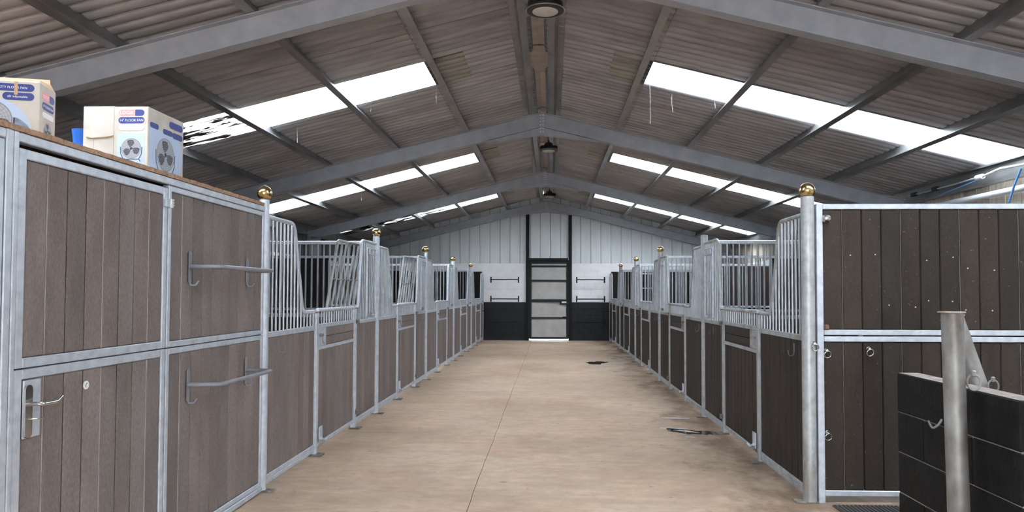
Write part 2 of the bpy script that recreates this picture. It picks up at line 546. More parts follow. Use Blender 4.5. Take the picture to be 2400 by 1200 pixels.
Y_FIRST = 9.2 - 15 * SHEET_W
def put_sheet(side, k, d0, d1, mat, name, dz=0.0, label=None):
    L = (d1 - d0) / math.cos(SA)
    y = Y_FIRST + k * SHEET_W
    z = roof_z(d0) + dz
    if side > 0:
        o = obj(name, sheet_mesh(L, mat), ceiling, (RX + d0, y, z), (0, SA, 0))
    else:
        o = obj(name, sheet_mesh(L, mat), ceiling, (RX - d0, y + SHEET_W, z), (0, SA, PI))
    if label:
        o['label'] = label
    return o
for side in (-1, 1):
    for k in range(31):
        put_sheet(side, k, 0.11, 1.46, 'fibre_cement', 'roof_sheet', 0.003 * (k % 2))
        if k % 6 == 3:
            y = Y_FIRST + k * SHEET_W
            mt = 'skylight'
            if side < 0 and 9 < y < 10: mt = 'skylight_mossy'
            if side < 0 and y > 20: mt = 'skylight_streaked'
            put_sheet(side, k, 1.40, 6.42, mt, 'skylight_sheet', -0.012, 'translucent white skylight sheet')
            put_sheet(side, k, 0.98, 1.41, 'lap_green', 'lap_sheet', -0.012)
        else:
            put_sheet(side, k, 1.36, 6.42, 'fibre_cement', 'roof_sheet', -0.010 + 0.003 * (k % 2))
# ridge capping: an opaque cap above, coloured black for the dark void, a pale inner strip with wide joint plates below
cap = MB()
cap.prism([(RX - .34, ZS - .02), (RX, ZS + .075), (RX + .34, ZS - .02), (RX + .34, ZS + .0), (RX, ZS + .10), (RX - .34, ZS + .0)], YB, 25.2, 'y')
obj('ridge_cap', cap.mesh('ridge_cap', 'lamp_black'), ceiling, (0, 0, 0))
for k in range(5):
    yc = -2.6 + 6.05 * k
    st = MB()
    y0, y1 = yc - 2.95, yc + 2.95
    st.prism([(RX - .075, ZR + .085), (RX, ZR + .105), (RX + .075, ZR + .085), (RX + .075, ZR + .097), (RX, ZR + .118), (RX - .075, ZR + .097)], y0, y1, 'y')
    o = obj('ridge_strip', st.mesh('ridge_strip', 'ridge_pale'), ceiling, (0, 0, 0))
    pl = MB()
    poly = []
    for x, y in ((-.07, -.55), (.07, -.55), (.09, -.34), (.20, -.30), (.20, .30), (.09, .34), (.07, .55), (-.07, .55), (-.09, .34), (-.20, .30), (-.20, -.30), (-.09, -.34)):
        poly.append((RX + x, yc + x * 0 + y + .35))
    pl.prism(poly, ZR + .070, ZR + .083, 'z')
    obj('ridge_plate', pl.mesh('ridge_plate', 'ridge_pale'), ceiling, (0, 0, 0))
# purlins
def purlin_mesh(h, fl, length, mat='purlin_steel'):
    def fn():
        t = 0.004
        pr = [(0, 0), (-fl, 0), (-fl, .018), (-fl + t, .018), (-fl + t, t), (-t, t), (-t, h - t), (fl - t * 2, h - t), (fl - t * 2, h - .018), (fl - t, h - .018), (fl - t, h), (-t - t, h), (-t - t, t + t), (0, t + t)]
        # simple Z section: lower flange to one side, upper to the other
        pr = [(-fl, 0), (t, 0), (t, h - t), (fl, h - t), (fl, h - .02), (fl + t, h - .02), (fl + t, h), (0, h), (0, t), (-fl + t, t), (-fl + t, .02), (-fl, .02)]
        return MB().prism(pr, 0, length, 'y').mesh('purlin', mat)
    return shared(('pur', h, fl, length, mat), fn)
PD = (0.20, 1.35, 2.58, 3.83, 5.03)
for side in (-1, 1):
    for d in PD:
        z = ZR - SL * d + 0.002
        y0 = YB
        Lp = 24.62 - YB
        if side > 0:
            obj('purlin', purlin_mesh(PUR_H, .082, Lp), ceiling, (RX + d, y0, z), (0, SA, 0))
        else:
            obj('purlin', purlin_mesh(PUR_H, .082, Lp), ceiling, (RX - d, y0 + Lp, z), (0, SA, PI))
    # eaves beam
    eb = MB()
    x = 6.24
    for q in (0,):
        t = 0.006
        eb.prism([(x, 3.105), (x - .07, 3.105), (x - .07, 3.13), (x - .064, 3.13), (x - .064, 3.111), (x - .006, 3.111), (x - .006, 3.384), (x - .064, 3.384), (x - .064, 3.365), (x - .07, 3.365), (x - .07, 3.39), (x, 3.39)], YB, 24.62, 'y')
    eb.v = [(RX + side * (p[0]), p[1], p[2]) for p in eb.v]
    if side < 0:
        eb.f = [f[::-1] for f in eb.f]
    obj('eaves_beam', eb.mesh('eaves_beam', 'purlin_steel'), ceiling, (0, 0, 0))

# ------------------------------------------------------------------ steel portal frames
FR_LABEL = {1: 'steel roof frame nearest the camera, apex cut off by the picture top',
            2: 'steel roof frame in the middle of the roof, second from the camera',
            3: 'steel roof frame third from the camera, in front of the end wall frame',
            4: 'steel roof frame standing against the far end wall'}
def ibeam(b, d0, d1, z0, z1, side, y, dep=0.255, fw_=0.13, ft=0.011, wt=0.008):
    """sloping I beam whose top runs from (d0, z0) to (d1, z1)"""
    def P(d, z, yy): return (RX + side * d, yy, z)
    def bar(o0, o1, hw):
        vs = []
        for d, z in ((d0, z0), (d1, z1)):
            vs += [P(d, z - o0, y - hw), P(d, z - o0, y + hw), P(d, z - o1, y + hw), P(d, z - o1, y - hw)]
        fs = [(0, 1, 2, 3), (7, 6, 5, 4), (0, 4, 5, 1), (1, 5, 6, 2), (2, 6, 7, 3), (3, 7, 4, 0)]
        if side > 0: fs = [f[::-1] for f in fs]
        b.add(vs, fs)
    bar(0, ft, fw_ / 2)
    bar(ft, dep - ft, wt / 2)
    bar(dep - ft, dep, fw_ / 2)
for i, y in enumerate(FRAMES):
    if i == 0:
        continue
    fr = thing('portal_frame', FR_LABEL[i], 'roof frame', (RX, y, 0))
    dep = 0.255
    for side in (-1, 1):
        b = MB()
        ibeam(b, 0.012, 6.2, ZR - SL * .012, ZR - SL * 6.2, side, y)
        obj('rafter', b.mesh('rafter', 'roof_steel'), fr, (RX, y, 0)).data.transform(Matrix.Translation((-RX, -y, 0)))
        # apex haunch
        b = MB()
        zc, de = 4.365, 0.98
        ze = ZR - SL * de - dep
        tri = [(RX + side * .012, ZR - dep - .002), (RX + side * de, ze), (RX + side * .012, zc)]
        b.prism(tri, y - .004, y + .004, 'y')
        for q in (0,):
            vs = []
            for (d, z) in ((.012, zc), (de, ze)):
                vs += [(RX + side * d, y - .065, z), (RX + side * d, y + .065, z), (RX + side * d, y + .065, z - .011), (RX + side * d, y - .065, z - .011)]
            fs = [(0, 1, 2, 3), (7, 6, 5, 4), (0, 4, 5, 1), (1, 5, 6, 2), (2, 6, 7, 3), (3, 7, 4, 0)]
            b.add(vs, fs if side < 0 else [f[::-1] for f in fs])
        me = b.mesh('apex_haunch', 'roof_steel'); me.transform(Matrix.Translation((-RX, -y, 0)))
        obj('apex_haunch', me, fr, (RX, y, 0))
        # column and eaves haunch
        b = MB()
        xo = RX + side * 5.98
        b.box(xo - .13, xo + .13, y - .004, y + .004, 0.012, 3.06)
        b.box(xo - .13, xo - .12, y - .065, y + .065, 0.012, 3.06)
        b.box(xo + .12, xo + .13, y - .065, y + .065, 0.012, 3.06)
        me = b.mesh('column', 'roof_steel'); me.transform(Matrix.Translation((-RX, -y, 0)))
        cl = obj('column', me, fr, (RX, y, 0))
    ap = obj('apex_plate', shared('apexp', lambda: MB().cbox((0, 0, 0), (.024, .13, .40), .002).mesh('apex_plate', 'roof_steel')), fr, (RX, y, 4.555))
    for k, z in enumerate((4.70, 4.645, 4.59, 4.53, 4.47, 4.41)):
        for sx in (-1, 1):
            obj('bolt', shared('bolt', lambda: MB().tube([(-.013, 0, 0), (.013, 0, 0)], .013, 6).mesh('bolt', 'galvanised')), ap, (RX + sx * .022, y - .042, z))

# ------------------------------------------------------------------ walls
# end wall
wb = MB()
wb.box(WL - .2, -0.86, YE - .003, YE + .30, 1.29, 2.62)
wb.box(0.68, WR + .2, YE - .003, YE + .30, 1.29, 2.62)
wall_end = tag(obj('wall_back', wb.mesh('wall_back', 'wall_white'), None, (0, 0, 0)), 'end wall of painted blocks below grey sheet cladding', None, None, 'structure')
bb = MB().box(WL - .2, -0.86, YE - .003, YE + .30, -0.02, 1.29)
bb.box(0.68, WR + .2, YE - .003, YE + .30, -0.02, 1.29)
obj('painted_base', bb.mesh('painted_base', 'wall_black'), wall_end)
def blocks(x0, x1):
    h, wd = 0.2165, 0.44
    zz, row = 0.0, 0
    while zz < 2.59:
        x = x0 - (0.22 if row % 2 else 0.0)
        while x < x1 - 0.01:
            a, b_ = max(x, x0), min(x + wd, x1)
            if b_ - a > 0.03:
                mt = 'wall_black' if zz < 1.25 else 'wall_white'
                obj('block', cbox_mesh(r4(b_ - a - .004, .06, h - .004), mt, .004), wall_end, ((a + b_) / 2, YE + .02, zz + h / 2))
            x += wd
        zz += h; row += 1
blocks(-2.36, -0.86)
blocks(0.68, 2.02)
# dark boards lining the end wall inside the last stalls
for x0, x1 in ((WL, -2.37), (2.03, WR)):
    n = int((x1 - x0) / .34)
    for k in range(n):
        wdt = (x1 - x0) / n
        obj('lining_board', cbox_mesh(r4(wdt - .004, .03, 2.33), 'black_lining', .003), wall_end, (x0 + wdt * (k + .5), YE - .012, 1.175))
# grey cladding panels of the gable
def gable_top(x):
    return ZR - SL * abs(x - RX) + 0.203
x = -6.6
PW = 0.345
while x < 6.3:
    a, b_ = x + .006, x + PW - .006
    for lo_, hi_ in ((-0.90, -0.72), (0.54, 0.70)):
        pass
    z0 = 2.62
    if a > -0.83 and b_ < 0.70:
        z0 = 2.80
    p = MB()
    for (q0, q1, yo) in ((a, a + .05, 0), (a + .05, b_ - .05, .012), (b_ - .05, b_, 0)):
        pass
    xs = [(a, 0), (a + .02, 0), (a + .028, -.010), (b_ - .028, -.010), (b_ - .02, 0), (b_, 0)]
    vs, fs = [], []
    n = len(xs)
    for (xx, yo) in xs:
        vs += [(xx, YE + .05 + yo, z0), (xx, YE + .05 + yo, gable_top(xx)), (xx, YE + .10, z0), (xx, YE + .10, gable_top(xx))]
    for k in range(n - 1):
        o = 4 * k
        fs += [(o, o + 4, o + 5, o + 1), (o + 2, o + 3, o + 7, o + 6), (o + 1, o + 5, o + 7, o + 3), (o, o + 2, o + 6, o + 4)]
    fs += [(0, 1, 3, 2), (4 * n - 4, 4 * n - 2, 4 * n - 1, 4 * n - 3)]
    p.add(vs, fs)
    obj('cladding_panel', p.mesh('cladding_panel', 'cladding'), wall_end, (0, 0, 0))
    x += PW
obj('cladding_backing', MB().prism([(-6.6, 2.62), (-0.86, 2.62), (-0.86, 2.80), (0.68, 2.80), (0.68, 2.62), (6.3, 2.62), (6.3, gable_top(6.3)), (RX, gable_top(RX)), (-6.6, gable_top(-6.6))], YE + .11, YE + .14, 'y').mesh('cladding_backing', 'lamp_black'), wall_end)
# black posts and door head
tag(obj('trim_1', cbox_mesh((.115, .10, 4.30), 'black_paint', .004), None, (-0.815, YE - .03, 2.15)), kind='structure')
tag(obj('trim_2', cbox_mesh((.115, .10, 4.30), 'black_paint', .004), None, (0.635, YE - .03, 2.15)), kind='structure')
tag(obj('trim_3', cbox_mesh((1.33, .10, .11), 'black_paint', .004), None, (-0.09, YE - .03, 2.745)), kind='structure')
# door in the end wall
door = MB()
dx0, dx1 = -0.735, 0.565
def hbar(b, z, h, y=YE - .035, dep=.05):
    b.box(dx0 + .06, dx1 - .06, y - dep / 2, y + dep / 2, z - h / 2, z + h / 2)
door.box(dx0, dx0 + .06, YE - .06, YE - .01, .05, 2.68)
door.box(dx1 - .06, dx1, YE - .06, YE - .01, .05, 2.68)
for z, h in ((.085, .07), (2.645, .07), (2.52, .06)):
    hbar(door, z, h)
door1 = tag(obj('door_1', door.mesh('door_1', 'dark_green_paint')), 'tall grey panelled sliding door with dark green rails', None, None, 'structure')
rails = [(.768, .05), (1.347, .10), (2.03, .06)]
for z, h in rails:
    b = MB(); hbar(b, z, h, YE - .04, .06)
    obj('rail', b.mesh('rail', 'dark_green_paint'), door1)
zz = [(.12, .743), (.793, 1.297), (1.397, 2.0), (2.06, 2.49), (2.55, 2.61)]
for z0, z1 in zz:
    obj('panel', cbox_mesh(r4(dx1 - dx0 - .122, .02, z1 - z0 - .002), 'door_grey', .002), door1, ((dx0 + dx1) / 2, YE - .025, (z0 + z1) / 2))
obj('light_stop_sheet', cbox_mesh((1.30, .012, 2.60), 'lamp_black', .002), door1, ((dx0 + dx1) / 2, YE - .002, 1.375))  # added behind the panels to block light leaking round them
lk = obj('lock_plate', cbox_mesh((.30, .02, .10), 'dark_green_paint', .004), door1, (0.43, YE - .085, 1.27))
obj('lock_bar', cbox_mesh((.16, .016, .05), 'white_plastic', .004), lk, (0.43, YE - .104, 1.30))
obj('sill', cbox_mesh((1.36, .10, .02), 'white_plastic', .004), door1, (-.085, YE + .0, .011))
obj('bolt', cbox_mesh((.12, .03, .05), 'black_paint', .006), door1, (0.44, YE - .09, .79))

for xx in (-0.752, 0.582):
    obj('door_stop', cbox_mesh((.05, .03, 2.62), 'black_paint', .003), door1, (xx, YE + .03, 1.37))  # strips added to block daylight in the gaps beside the door
obj('door_stop', cbox_mesh((1.38, .03, .08), 'black_paint', .003), door1, (-.085, YE + .03, 2.70))  # strip added to block daylight above the door
wn1 = MB()
wx0, wx1, wz0, wz1, wy = 3.02, 3.66, 1.30, 2.30, YE - .05
for a, c, e, f_ in ((wx0, wx1, wz0, wz0 + .05), (wx0, wx1, wz1 - .05, wz1), (wx0, wx0 + .04, wz0 + .05, wz1 - .05), (wx1 - .04, wx1, wz0 + .05, wz1 - .05)):
    wn1.box(a, c, wy - .02, wy + .02, e, f_)
win1 = tag(obj('window_1', wn1.mesh('window_1', 'galvanised')), 'small barred opening on the dark end wall of the last right stall', None, None, 'structure')
for k in range(5):
    obj('bar', cyl_mesh(.013, wz1 - wz0 - .1, 'galvanised', 8), win1, (wx0 + .04 + (wx1 - wx0 - .08) * (k + 1) / 6, wy, wz0 + .05))
obj('crossbar', MB().cbox((0, 0, 0), (wx1 - wx0 - .08, .02, .035), .003).mesh('crossbar', 'galvanised'), win1, ((wx0 + wx1) / 2, wy - .022, 1.78))
# side walls
def side_wall(name, x, s):
    b = MB()
    b.box(min(x, x + s * .2), max(x, x + s * .2), YB, YE + .3, -.02, 2.55)
    o = tag(obj(name, b.mesh(name, 'wall_white')), 'long side wall, blocks below and upright boards above', None, None, 'structure')
    n = 46
    w = (YE - 5.7) / n
    xi = x - s * .012
    for k in range(n):
        obj('lining_board', cbox_mesh(r4(.022, w - .004, 2.33), 'black_lining', .003), o, (xi, 5.7 + w * (k + .5), 1.175))
    return o
wall_left = side_wall('wall_left', WL, -1)
wall_right = side_wall('wall_right', WR, 1)
wbd = 0.165
k = 0
while 5.0 + k * wbd < YE:
    y = 5.0 + k * wbd
    obj('cladding_board', cbox_mesh(r4(.025, wbd - .006, .84), 'cladding_beige', .004), wall_right, (WR + .02 + .012 * (k % 2), y + wbd / 2, 2.975))
    obj('cladding_board', cbox_mesh(r4(.025, wbd - .006, .84), 'cladding_shaded', .004), wall_left, (WL - .02 - .012 * (k % 2), y + wbd / 2, 2.975))  # left boards take the cladding darkened for shade
    k += 1
for s, wl, x in ((-1, wall_left, WL), (1, wall_right, WR)):
    b = MB().box(min(x + s * .05, x + s * .09), max(x + s * .05, x + s * .09), YB, YE + .3, 2.55, 3.42)
    obj('cladding_backing', b.mesh('cladding_backing', 'cladding_beige' if s > 0 else 'cladding_shaded'), wl)
# rear wall behind the camera, with a wide open doorway
rw = MB()
ow0, ow1, oz = -1.9, 1.5, 2.3
rw.box(WL - .2, ow0, YB - .2, YB, -.02, 3.36)
rw.box(ow1, WR + .2, YB - .2, YB, -.02, 3.36)
rw.prism([(WL - .2, oz), (WR + .2, oz), (WR + .2, gable_top(WR + .2)), (RX, gable_top(RX)), (WL - .2, gable_top(WL - .2))], YB - .2, YB, 'y')
tag(obj('wall_front', rw.mesh('wall_front', 'cladding')), 'gable wall behind the camera with a wide open doorway', None, None, 'structure')

# ------------------------------------------------------------------ stall fronts
A_END, D_END = 1.29, 2.71
def zpath(pts):
    def f(t):
        for (a, za), (b, zb) in zip(pts, pts[1:]):
            if a <= t <= b:
                return za + (zb - za) * (t - a) / (b - a)
        return pts[-1][1]
    return f
SWAN_A = [(0.046, 2.225), (0.68, 2.225), (0.925, 1.415), (A_END - .028, 1.415)]
def swan_b(L):
    return [(D_END + .028, 1.42), (2.865, 1.42), (3.0, 2.25), (L - .047, 2.25)]
def tube_mesh(key, pts, r, mat, rad=.1, seg=12):
    """tube in the plane of the stall front; pts are (t, z)"""
    return shared(key, lambda: MB().tube(fillet([(0, t, z) for t, z in pts], rad, 7), r, seg).mesh('bent_tube', mat))
def post(parent, name, x, y, r, top, ball, out, mat='galvanised', cap=False):
    p = obj(name, cyl_mesh(r, top - .012, mat, 20), parent, (x, y, .012))
    obj('foot_plate', cbox_mesh((.17, .086, .014), 'foot_steel', .003), p, (x + out * .03, y, .007))
    if ball:
        prof = []
        R_ = .061
        a0 = math.asin(min(.95, r * .8 / R_))
        for i in range(13):
            a = a0 + (PI - a0) * i / 12
            prof.append((max(1e-6, R_ * math.sin(a)), .004 + R_ * math.cos(a0) - R_ * math.cos(a)))
        obj('brass_ball', shared(('ballm', r), lambda: MB().lathe(prof, (0, 0, 0), 24).mesh('brass_ball', 'brass')), p, (x, y, top), None)['label'] = 'polished brass ball finial'
    elif cap:
        obj('cap', cyl_mesh(r * 1.02, .006, mat, 20), p, (x, y, top))
    return p
def sq_post(parent, name, x, y, w, top, out, gm='galvanised'):
    p = obj(name, cbox_mesh(r4(w, w, top - .012), gm, .005), parent, (x, y, (top + .012) / 2))
    obj('foot_plate', cbox_mesh((.13, .13, .014), 'foot_steel', .003), p, (x + out * .03, y, .007))
    obj('top_cap', cbox_mesh((.075, .075, .008), 'rust', .002), p, (x, y, top + .005))
    return p
def frame_mesh(w, z0, z1, bottom=True, mid=.045, dep=.04, gm='galvanised'):
    """frame of a boarded panel: rails, stiles and a low kerb angle; along y, centred"""
    def fn():
        b = MB()
        h = w / 2
        b.cbox((0, 0, z0 + .02), (dep, w, .04), .004)
        b.cbox((0, 0, z1 - mid / 2), (dep, w, mid), .004)
        b.cbox((0, -h + .012, (z0 + z1) / 2), (dep, .024, z1 - z0 - .088), .003)
        b.cbox((0, h - .012, (z0 + z1) / 2), (dep, .024, z1 - z0 - .088), .003)
        if bottom:
            b.cbox((0, 0, z0 - .022), (dep * .8, w, .034), .004)
        return b.mesh('panel_frame', gm)
    return shared(('frame', r4(w, z0, z1, mid, dep), bottom, gm), fn)
def fill_boards(parent, x, y0, y1, z0, z1, bw=.137, thick=.030, mat='board', pale=()):
    n = max(1, round((y1 - y0) / bw))
    w = (y1 - y0) / n
    for k in range(n):
        board(parent, (x, y0 + w * (k + .5), (z0 + z1) / 2), r4(thick, w - .0075, z1 - z0), mat)
        if k in pale and k:
            obj('joint_strip', cbox_mesh(r4(.010, .0048, z1 - z0), 'joint_pale', .001), parent, (x + thick / 2 - .006, y0 + w * k, (z0 + z1) / 2))
def stall_front(side, idx, Y0, L, label, ball=True, last=False):
    left = side < 0
    X = XL if left else XR
    out = 1 if left else -1
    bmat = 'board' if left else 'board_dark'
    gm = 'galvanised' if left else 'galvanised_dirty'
    root = thing('horse_stall', label, 'stall', (X, Y0, 0), 'galvanised stall fronts along both sides of the aisle')
    # posts
    if idx == 0:
        r = .040 if left else .051
    else:
        r = .045
    post(root, 'post', X, Y0, r, 2.356, ball, out, gm, cap=not ball)
    for t in (A_END, D_END):
        sq_post(root, 'door_post', X, Y0 + t, .056, 1.405 if t == A_END else 1.415, out, gm)
    # boarded side panels
    for t0, t1 in ((.047, A_END - .028), (D_END + .028, L - .047)):
        w = t1 - t0
        pn = obj('side_panel', frame_mesh(w, .075, 1.275, gm=gm), root, (X, Y0 + (t0 + t1) / 2, 0))
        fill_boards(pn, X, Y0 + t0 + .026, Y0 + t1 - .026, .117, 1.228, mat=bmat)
    # swan neck rails with their bars
    for nm, pts in (('a', SWAN_A), ('b', swan_b(L))):
        sw = obj('swan_neck_rail', tube_mesh(('swan', nm, r4(L), gm), pts, .019, gm, .11), root, (X, Y0, 0))
        zf = zpath(pts)
        t0, t1 = pts[0][0] + .05, pts[-1][0] - .03
        n = int((t1 - t0) / .0835)
        for k in range(n + 1):
            t = t0 + (t1 - t0) * k / n
            zt = zf(t)
            obj('bar', cyl_mesh(.0115, round(zt - 1.272 - .004, 3), 'galvanised_bar', 8), sw, (X, Y0 + t, 1.272))
    # feed hatch in the far panel
    h0, h1 = 3.16, 3.16 + .44
    hp = shared('hatchframe', lambda: MB().tube(fillet([(0, 0, .02), (0, 0, .87), (0, .44, .87), (0, .44, .02), (0, .0, .02)], .03, 4), .010, 8).mesh('feed_hatch', 'galvanised'))
    ht = obj('feed_hatch', hp, root, (X + out * .032, Y0 + h0, 1.295))
    obj('hatch_rail', cyl_mesh_y(.008, .42, 'galvanised'), ht, (X + out * .032, Y0 + h0 + .01, 2.09))
    for q in (.13, .29):
        obj('hatch_handle', cbox_mesh((.016, .05, .07), 'galvanised', .006), ht, (X + out * .034, Y0 + h0 + q, 2.125))
    obj('hatch_latch', cbox_mesh((.05, .10, .045), 'weathered_pipe', .006), ht, (X + out * .045, Y0 + h0 + .07, 1.325))
    # door
    t0, t1 = A_END + .034, D_END - .034
    w = t1 - t0
    yc = Y0 + (t0 + t1) / 2
    def door_frame():
        b = MB()
        h = w / 2
        for s in (-1, 1):
            b.cbox((0, s * (h - .018), .735), (.04, .036, 1.33), .004)
        for z, hh in ((.092, .04), (1.045, .036), (1.267, .04)):
            b.cbox((0, 0, z), (.038, w - .072, hh), .004)
        return b.mesh('door_frame', gm)
    dr = obj('door', shared(('doorframe', gm), door_frame), root, (X, yc, 0))
    obj('top_rail', shared(('doortop', gm), lambda: MB().tube(fillet([(0, -w / 2 + .02, 1.36), (0, -w / 2 + .02, 1.426), (0, w / 2 - .02, 1.426), (0, w / 2 - .02, 1.36)], .03, 4), .021, 10).mesh('top_rail', gm)), dr, (X, yc, 0))
    n = 15
    for k in range(n):
        obj('bar', cyl_mesh(.0105, .122, 'galvanised_bar', 8), dr, (X, Y0 + t0 + .075 + (w - .15) * k / (n - 1), 1.287))
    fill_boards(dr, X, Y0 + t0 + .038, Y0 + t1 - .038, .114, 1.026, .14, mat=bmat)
    # latch corner and short cross boards
    obj('latch_plate', cbox_mesh((.012, .16, .182), gm, .003), dr, (X + out * .008, Y0 + t0 + .118, 1.156))
    obj('latch_post', cbox_mesh((.034, .075, .182), gm, .004), dr, (X, Y0 + t0 + .238, 1.156))
    lt = obj('latch', cbox_mesh((.030, .055, .030), 'weathered_pipe', .008), dr, (X + out * .03, Y0 + t0 + .09, 1.175))
    obj('latch_lever', shared('lever', lambda: MB().tube(fillet([(0, 0, 0), (.0, 0, -.055), (0, .04, -.075)], .02, 3), .006, 6).mesh('latch_lever', 'weathered_pipe')), lt, (X + out * .042, Y0 + t0 + .09, 1.165))
    for q in (0, 1):
        ya, yb = Y0 + t0 + .279, Y0 + t1 - .038
        board(dr, (X, (ya + yb) / 2, 1.1105 + .091 * q), r4(.030, yb - ya, .088), bmat)
    # kick latch low on the opening side
    kp = obj('kick_plate', cbox_mesh((.012, .10, .15), 'galvanised', .004), dr, (X + out * .030, Y0 + t0 + .085, .190))
    obj('kick_lever', shared('kick', lambda: MB().tube(fillet([(0, -.06, .03), (0, .05, -.012), (0, .15, -.005)], .02, 3), .014, 8).mesh('kick_lever', 'galvanised')), kp, (X + out * .055, Y0 + t0 + .08, .130))
    # hinges on the far post
    for z in (1.262, .20):
        hg = obj('hinge', cyl_mesh(.020, .05, 'weathered_pipe', 10), dr, (X + out * .048, Y0 + D_END - .012, z - .025))
        obj('hinge_bolt', cyl_mesh_y(.009, .06, 'rust'), hg, (X + out * .048, Y0 + D_END - .045, z + .002))
    # headcollar hook on the near panel and one on the far panel
    for t in (.28, 3.2):
        obj('hook', shared('hook', lambda: MB().tube(fillet([(0, 0, .10), (0, 0, 0), (.05, .02, -.005), (.06, .03, .045)], .025, 4), .0032, 6).mesh('hook', 'weathered_pipe')), root, (X + out * .018, Y0 + t, 1.10), None if left else (0, 0, PI))
    return root
def cyl_mesh_y(r, h, mat, seg=8):
    return shared(('cyy', r4(r, h), mat, seg), lambda: MB().tube([(0, 0, 0), (0, h, 0)], r, seg).mesh('round_rod', mat))
def cyl_mesh_x(r, h, mat, seg=8):
    return shared(('cyx', r4(r, h), mat, seg), lambda: MB().tube([(0, 0, 0), (h, 0, 0)], r, seg).mesh('round_rod', mat))

L_LABELS = ['left stall front next to the tack room, open grille leaning behind its door',
            'second stall front beyond the tack room on the left of the aisle',
            'third stall front beyond the tack room on the left, middle of its row',
            'fourth stall front on the left, last but one before the end wall',
            'last stall front on the left, touching the far end wall']
R_LABELS = ['right stall front behind the thick brass topped post, nearest the camera',
            'second stall front on the right, its tall post without a brass ball',
            'third stall front on the right, middle of its row',
            'fourth stall front on the right, last but one before the end wall',
            'last stall front on the right, touching the far end wall']
stalls_l = [stall_front(-1, i, 5.79 + LL * i, LL, L_LABELS[i]) for i in range(5)]
stalls_r = [stall_front(1, i, 5.665 + LR * i, LR, R_LABELS[i], ball=(i != 1)) for i in range(5)]
# saddle arms at the end of both rows
for s, X, out, nm in ((-1, XL, 1, 'left'), (1, XR, -1, 'right')):
    root = stalls_l[4] if s < 0 else stalls_r[4]
    obj('end_post', cbox_mesh((.05, .05, 2.2), 'galvanised', .004), root, (X, YE - .03, 1.1))
    obj('tie_arm', cyl_mesh_x(.012, .24, 'black_paint'), root, (X + (0.02 if s < 0 else -.26), YE - .25, 1.0))

# slanted yoke grille pushed aside behind the far panel of the first and second left stall
def yoke_grille(parent, X, Y):
    """Y is the boundary post at the far end of the stall"""
    def P(u, z):           # u runs back from the far end towards the camera and slightly into the stall
        return (-.03 - .055 * u, -u, z)
    z0, z1 = 1.31, 2.215
    b = MB()
    b.tube(fillet([P(1.60, z0), P(1.20, z1), P(.30, z1), P(.70, z0), P(1.60, z0)], .07, 5), .017, 10)
    g = obj('yoke_grille', b.mesh('yoke_grille', 'galvanised_dirty'), parent, (X, Y, 0))
    for k in range(1, 6):
        u = 1.60 - .15 * k
        obj('slanted_bar', MB().tube([P(u, z0 + .01), P(u - .40, z1 - .01)], .0125, 8).mesh('slanted_bar', 'galvanised_dirty'), g, (X, Y, 0))
    obj('brace', MB().tube([P(1.40, 1.76), P(.50, 1.76)], .008, 6).mesh('brace', 'weathered_pipe'), g, (X, Y, 0))
    return g
yoke_grille(stalls_l[0], XL - .06, 5.79 + LL)
yoke_grille(stalls_l[1], XL - .06, 5.79 + 2 * LL)

# ------------------------------------------------------------------ partitions between the stalls
ordn = ['first', 'second', 'third', 'fourth']
def partition(side, idx, Y):
    X0 = XL if side < 0 else XR
    xw = WL + .05 if side < 0 else WR - .05
    xs = -4.13 if side < 0 else 3.98
    root = thing('stall_partition', '%s partition from the camera between the %s stalls, barred towards the aisle' % (ordn[idx], 'left' if side < 0 else 'right'),
                 'partition', (X0, Y, 0), 'partitions between neighbouring stalls')
    s = -1 if side < 0 else 1
    xa = X0 + s * .055
    def span(x0, x1, z, h, d=.04, name='rail', mat='galvanised'):
        return obj(name, cbox_mesh(r4(abs(x1 - x0), d, h), mat, .004), root, ((x0 + x1) / 2, Y, z))
    top = span(xa, xw, 2.27, .045)
    span(xa, xw, 1.30, .045)
    span(xa, xw, .06, .04)
    obj('upright', cbox_mesh((.05, .045, 2.15), 'galvanised', .004), root, (xs, Y, 1.13))
    obj('upright', cbox_mesh((.03, .045, 2.15), 'galvanised', .004), root, (xa + s * .017, Y, 1.13))
    xb = xs - s * .03
    n = int(abs(xb - xa) / .079)
    for k in range(1, n):
        obj('bar', cyl_mesh(.0125, .925, 'galvanised_bar', 8), root, (xa + (xb - xa) * k / n, Y, 1.322))
    x0, x1 = xs + s * .027, xw
    n = round(abs(x1 - x0) / .148)
    for k in range(n):
        w = (x1 - x0) / n
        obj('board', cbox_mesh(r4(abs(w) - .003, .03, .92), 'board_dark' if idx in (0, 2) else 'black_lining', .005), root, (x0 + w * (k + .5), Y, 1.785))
    x0, x1 = xa + s * .035, xw
    n = round(abs(x1 - x0) / .30)
    for k in range(n):
        w = (x1 - x0) / n
        if abs((x0 + w * (k + .5)) - xs) < abs(w):
            pass
        obj('kick_board', cbox_mesh(r4(abs(w) - .003, .025, 1.19), 'board_dark', .005), root, (x0 + w * (k + .5), Y + .034, .68))
for i in range(4):
    partition(-1, i, 5.79 + LL * (i + 1))
    partition(1, i, 5.665 + LR * (i + 1))

